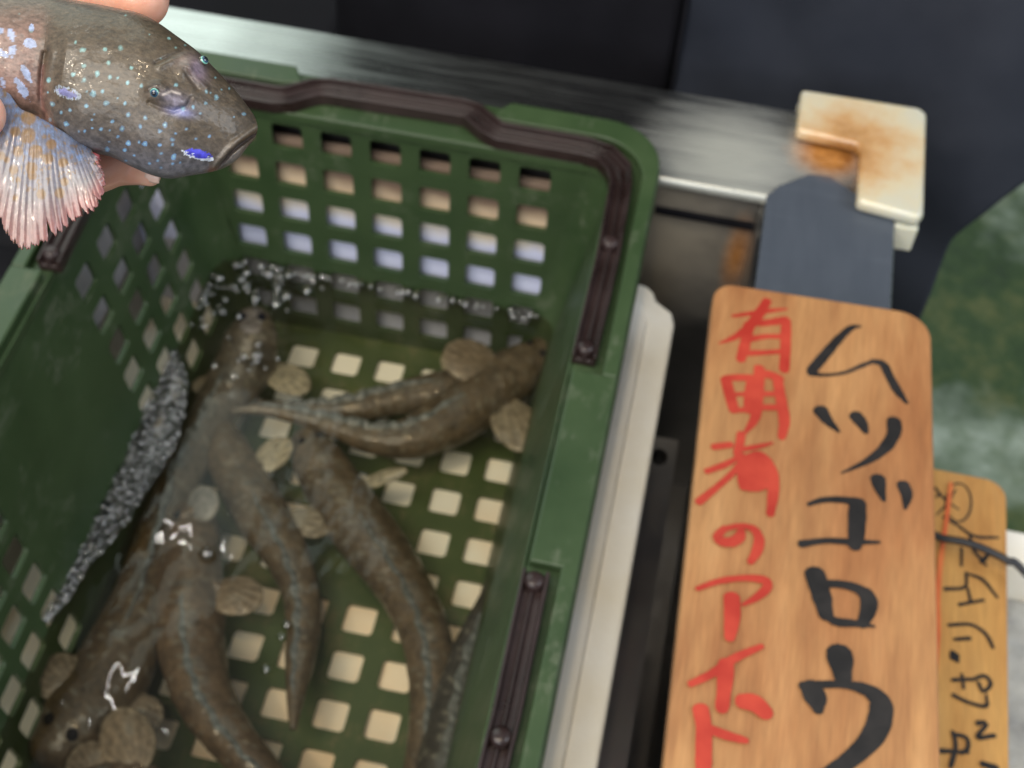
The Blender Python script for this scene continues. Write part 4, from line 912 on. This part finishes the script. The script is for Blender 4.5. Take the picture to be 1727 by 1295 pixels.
for (x, y, rx, ry, a) in ((10, 92, 16, 6, 30), (26, 62, 6, 16, -20), (6, 55, 8, 7, 0), (28, 88, 7, 14, 10), (56, 76, 14, 9, 15), (50, 125, 7, 18, -28), (11, 140, 6, 10, -20), (42, 150, 8, 24, -30), (58, 50, 5, 8, 0)):
    uu = gau(x, y, rx, ry, a) * (1 + .6 * nn_); paint((uu > .5) * 1., '98a9cc', .85)
flat_w = Wf
O_ = CAM; cpx = (PX - CX) / F * ZD; cpy = (PY - CY) / F * ZD; s_ = ZD / F
cc_ = np.stack([cpx - (220 - CX) / F * Wf * s_, cpy - (160 - CY) / F * Wf * s_, ZD - Wf * s_], -1)
world = cc_ @ R.T + CAM
V = world.reshape(-1, 3); A = np.clip(base.reshape(-1, 3), .003, 1)
i_, j_ = np.meshgrid(np.arange(NS - 1), np.arange(SEG), indexing='ij'); j2 = (j_ + 1) % SEG
Fq = np.stack([i_ * SEG + j_, i_ * SEG + j2, (i_ + 1) * SEG + j2, (i_ + 1) * SEG + j_], -1).reshape(-1, 4).tolist()
Fq += [tuple(range(SEG))[::-1], tuple(range((NS - 1) * SEG, NS * SEG))]
hf_ = thing('mudskipper', 'large mudskipper with bright blue spots held up in a bare hand', 'fish')
obj('body', V, Fq, M_fish, hf_, attr=A)
# eyes
def eye(px, py, w, r, look):
    V = []; Fc = []; A = []; c_ = FP(px, py, w); rr = r * ZD / F; rings, seg = 24, 32
    f_ = FP(px + look[0], py + look[1], w + look[2]) - c_; f_ /= np.linalg.norm(f_); a = np.cross(f_, (0, 0, 1.)); a /= np.linalg.norm(a); b = np.cross(a, f_)
    for i in range(rings + 1):
        ph = math.pi * i / rings
        for k in range(seg):
            t = 2 * math.pi * k / seg; V.append(c_ + rr * (math.cos(ph) * f_ + math.sin(ph) * (math.cos(t) * a + math.sin(t) * b)))
            A.append(lin('0c0d14') if ph < .42 else lin('b08a50') if ph < .52 else lin('2c4a66') if ph < .85 else lin('6fb6a8') if ph < 1.05 else lin('4a4540'))
    Fc = [(i * seg + k, i * seg + (k + 1) % seg, (i + 1) * seg + (k + 1) % seg, (i + 1) * seg + k) for i in range(rings) for k in range(seg)]
    return obj('eye', V, Fc, M_eye, hf_, attr=np.array(A))
M_eye = mat_vcol('wet_eye', .15, 1, 800, .02, .0001, var=(.9, 1.1), coatr=.01)
def surfw(px, py):
    d = np.hypot(PX - px, PY - py) + 1e3 * (~fr0); k = np.unravel_index(np.argmin(d), d.shape); return Wf[k]
eye(260, 156, surfw(260, 156) - 4.5, 8.5, (-.35, .2, .85)); eye(340, 104, surfw(336, 105) - 4, 8.5, (.6, -.5, .6))
# pectoral fin fan
basec = catmull([(10, 140), (36, 180), (60, 192), (88, 208), (116, 226), (136, 238), (152, 248)], 30)
outer = catmull([(-30, 220), (-26, 290), (2, 338), (22, 384), (47, 409), (72, 402), (98, 388), (116, 374), (139, 356), (160, 348), (174, 330), (182, 306), (178, 288), (168, 270)], 24)
NSs, NTt = 300, 60; V = []; A = []
bs_ = basec[(np.linspace(0, len(basec) - 1, NSs)).astype(int)]; bi = np.linspace(0, len(basec) - 1, NSs); bs_ = np.stack([np.interp(bi, np.arange(len(basec)), basec[:, q]) for q in (0, 1)], 1)
oi = np.linspace(0, len(outer) - 1, NSs); os_ = np.stack([np.interp(oi, np.arange(len(outer)), outer[:, q]) for q in (0, 1)], 1)
teeth = np.zeros(NSs)
for k in range(NSs):
    u = k / NSs; ph = (u * 26) % 1; teeth[k] = (.04 + .16 * (u > .40) * (.5 + .5 * math.sin(int(u * 26) * 2.4)) ) * (1 - ph) ** 2 + .01 * math.sin(k * 1.7)
ochre = [(165, 610, 38), (165, 700, 38), (205, 780, 34), (115, 780, 26), (265, 815, 26), (280, 745, 26), (185, 860, 30), (190, 900, 22), (235, 990, 24), (325, 985, 26), (350, 930, 22), (95, 870, 24), (120, 920, 14), (340, 835, 24), (100, 680, 26), (30, 800, 22), (60, 820, 16), (105, 1010, 14)]
for i in range(NTt + 1):
    t = i / NTt
    for k in range(NSs):
        b = bs_[k]; o = os_[k]; tt = t * (1 - teeth[k] * max(0, t - .75) * 4); x, y = b + (o - b) * tt
        u = k / NSs; x += 3 * math.sin(t * 3 + u * 9) * t; rp = math.cos(u * math.pi * 2 * 27)
        w_ = 62 + 46 * t - 26 * t * t + 14 * math.sin(u * 3.1 + .4) + rp * .32 * (.3 + t) + 6 * math.sin(u * 17 + t * 2) * t
        w_ -= 70 * max(0, u - .65) * (1 - t) + 10 * (1 - t) ** 4
        V.append(FP(x, y, w_))
        nz0 = mn.noise(Vector((u * 60, t * 3, 2))) + mn.noise(Vector((x * .05, y * .05, 8)))
        c1 = lin('76819c') * (1 - t) + lin('8c7d75') * t; k2 = np.clip((t - .62) / .3, 0, 1) * (.35 + .65 * np.clip(u * 1.6 - .1, 0, 1)); c_ = c1 * (1 - k2) + lin('a56a68') * k2
        c_ = c_ * (1 + .06 * rp * t) * (1 + .18 * nz0)
        nz_ = mn.noise(Vector((x * .12, y * .12, 5))) + .7 * mn.noise(Vector((x * .35, y * .35, 6)))
        if t < .45: c_ = c_ * (1 + .35 * nz_)
        if t < .35 and nz_ > .42: c_ = lin('7d94bd')
        if t < .6 and nz_ < -.42: c_ = lin('8a7460')
        for (ox, oy, orr) in ochre:
            d_ = math.hypot(x - ox / 3.083, y - oy / 3.083) / (orr / 3.083)
            if d_ < 1.15: q_ = min(1, (1.15 - d_) * 4) * .8; c_ = c_ * (1 - q_) + lin('8f6b34') * q_
        if u > .80 and t > .35 and t < .9 and nz_ > -.1: c_ = c_ * .4 + lin('c4b9be') * .6
        A.append(np.clip(c_ * .72, .01, 1))
Fc = [(i * NSs + k, i * NSs + k + 1, (i + 1) * NSs + k + 1, (i + 1) * NSs + k) for i in range(NTt) for k in range(NSs - 1)]
fn_ = obj('pectoral_fin', V, Fc, M_fin, hf_, attr=np.array(A)); md = fn_.modifiers.new('s', 'SOLIDIFY'); md.thickness = .0005; md.offset = 0
# red gill slit and tail fin (outside the frame)
mb = MB(); gp = [FP(x, y, w_) for x, y, w_ in ((134, 254, 40), (146, 259, 40), (158, 262, 38), (170, 268, 30))]; tube(mb, catmull(gp, 5), [.0003] + [.0008] * 13 + [.0003] * 2, 8); 
mb.build('gill', mat('gill_red', (.35, .06, .07), (.5, .14, .16), 300, .2, coat=1), hf_)
V = []; A = []
for q in range(11):
    for k in range(9):
        u = q / 10; v = (k - 4) / 4; hw = (14 + 46 * math.sin(math.pi * min(1, u * .85 + .05))) * (.5 if q == 10 else 1); V.append(FP(-755 - 170 * u * (1 - .15 * v * v), 107 + hw * v, 2 * (k % 2))); A.append(lin('6b6152') * (.8 + .3 * (k % 2)))
tf = obj('tail_fin', V, [(q * 9 + k, q * 9 + k + 1, q * 9 + k + 10, q * 9 + k + 9) for q in range(10) for k in range(8)], M_fin, hf_, attr=np.array(A)); md = tf.modifiers.new('s', 'SOLIDIFY'); md.thickness = .0006

# hand --------------------------------------------------------
hand = thing('hand', 'bare hand cupped behind the blue spotted fish, fingertips showing past its head', 'hand')
mb = MB()
def FC(rows): return [tuple(FP(x, y, w_)) + (r * ZD / F,) for x, y, w_, r in rows]
def fing(rows, **k): capsule(mb, FC(rows), 20, 8, **k)
fing([(-170, -20, -150, 70), (-70, -34, -170, 68), (60, -44, -165, 64), (170, -34, -140, 60), (236, -8, -95, 52)])             # index
fing([(-170, 90, -160, 70), (-60, 84, -190, 70), (80, 86, -180, 64), (190, 110, -150, 56), (245, 135, -125, 46)])      # middle
fing([(-170, 180, -150, 66), (-80, 210, -165, 62), (20, 272, -140, 58), (110, 292, -105, 52), (172, 284, -88, 44), (206, 268, -80, 36)])           # ring
fing([(-170, 240, -130, 58), (-60, 262, -160, 54), (60, 262, -160, 46), (160, 276, -120, 44), (225, 288, -90, 31), (254, 300, -75, 20)])    # little
fing([(-320, 120, -120, 120), (-240, 100, -140, 135), (-160, 90, -150, 120)], flat=1)
fing([(-300, 20, -130, 100), (-190, 10, -150, 95)]); fing([(-300, 200, -110, 100), (-190, 200, -135, 85)])
fing([(-330, 210, -60, 90), (-240, 245, 40, 72), (-150, 240, 100, 62), (-70, 212, 112, 52), (-26, 192, 104, 44)])          # thumb over the body
fing([(-300, 120, -120, 130), (-430, 130, -130, 112), (-560, 140, -140, 125), (-900, 160, -150, 170), (-1300, 180, -160, 190)])
hb = mb.build('skin', M_skin, hand); remesh(hb, .0006, 5)
def nail(px, py, w_, dx, dy, L_, Wd, nrm):
    c_ = FP(px, py, w_); e1 = FP(px + dx, py + dy, w_) - c_; e1 /= np.linalg.norm(e1); n_ = FP(px + nrm[0], py + nrm[1], w_ + nrm[2]) - c_; n_ /= np.linalg.norm(n_); e2 = np.cross(e1, n_); n_ = np.cross(e2, e1); V = []; s = ZD / F
    for i in range(9):
        for k in range(9):
            u = i / 8; v = (k - 4) / 4; hw = Wd * (1 - .25 * (abs(u - .5) * 2) ** 3) * .5
            V.append(c_ + s * (e1 * L_ * (u - .5) + e2 * hw * v - n_ * (v * v * Wd * .16)))
    f_ = obj('nail', V, [(i * 9 + k, i * 9 + k + 1, i * 9 + k + 10, i * 9 + k + 9) for i in range(8) for k in range(8)], M_nail, hand); md = f_.modifiers.new('s', 'SOLIDIFY'); md.thickness = .0004; md.offset = 0
nail(258, 300, -57, 27, 8, 26, 24, (0, .2, 1))
nail(-38, 196, 151, 46, -18, 60, 66, (0, .1, 1))
mb = MB(); cs_ = FC([(-800, 155, -148, 215), (-1100, 170, -155, 225), (-1600, 190, -170, 240), (-2100, 200, -180, 250)]); capsule(mb, cs_, 24, 8); sl = mb.build('sleeve', M_navy, hand)
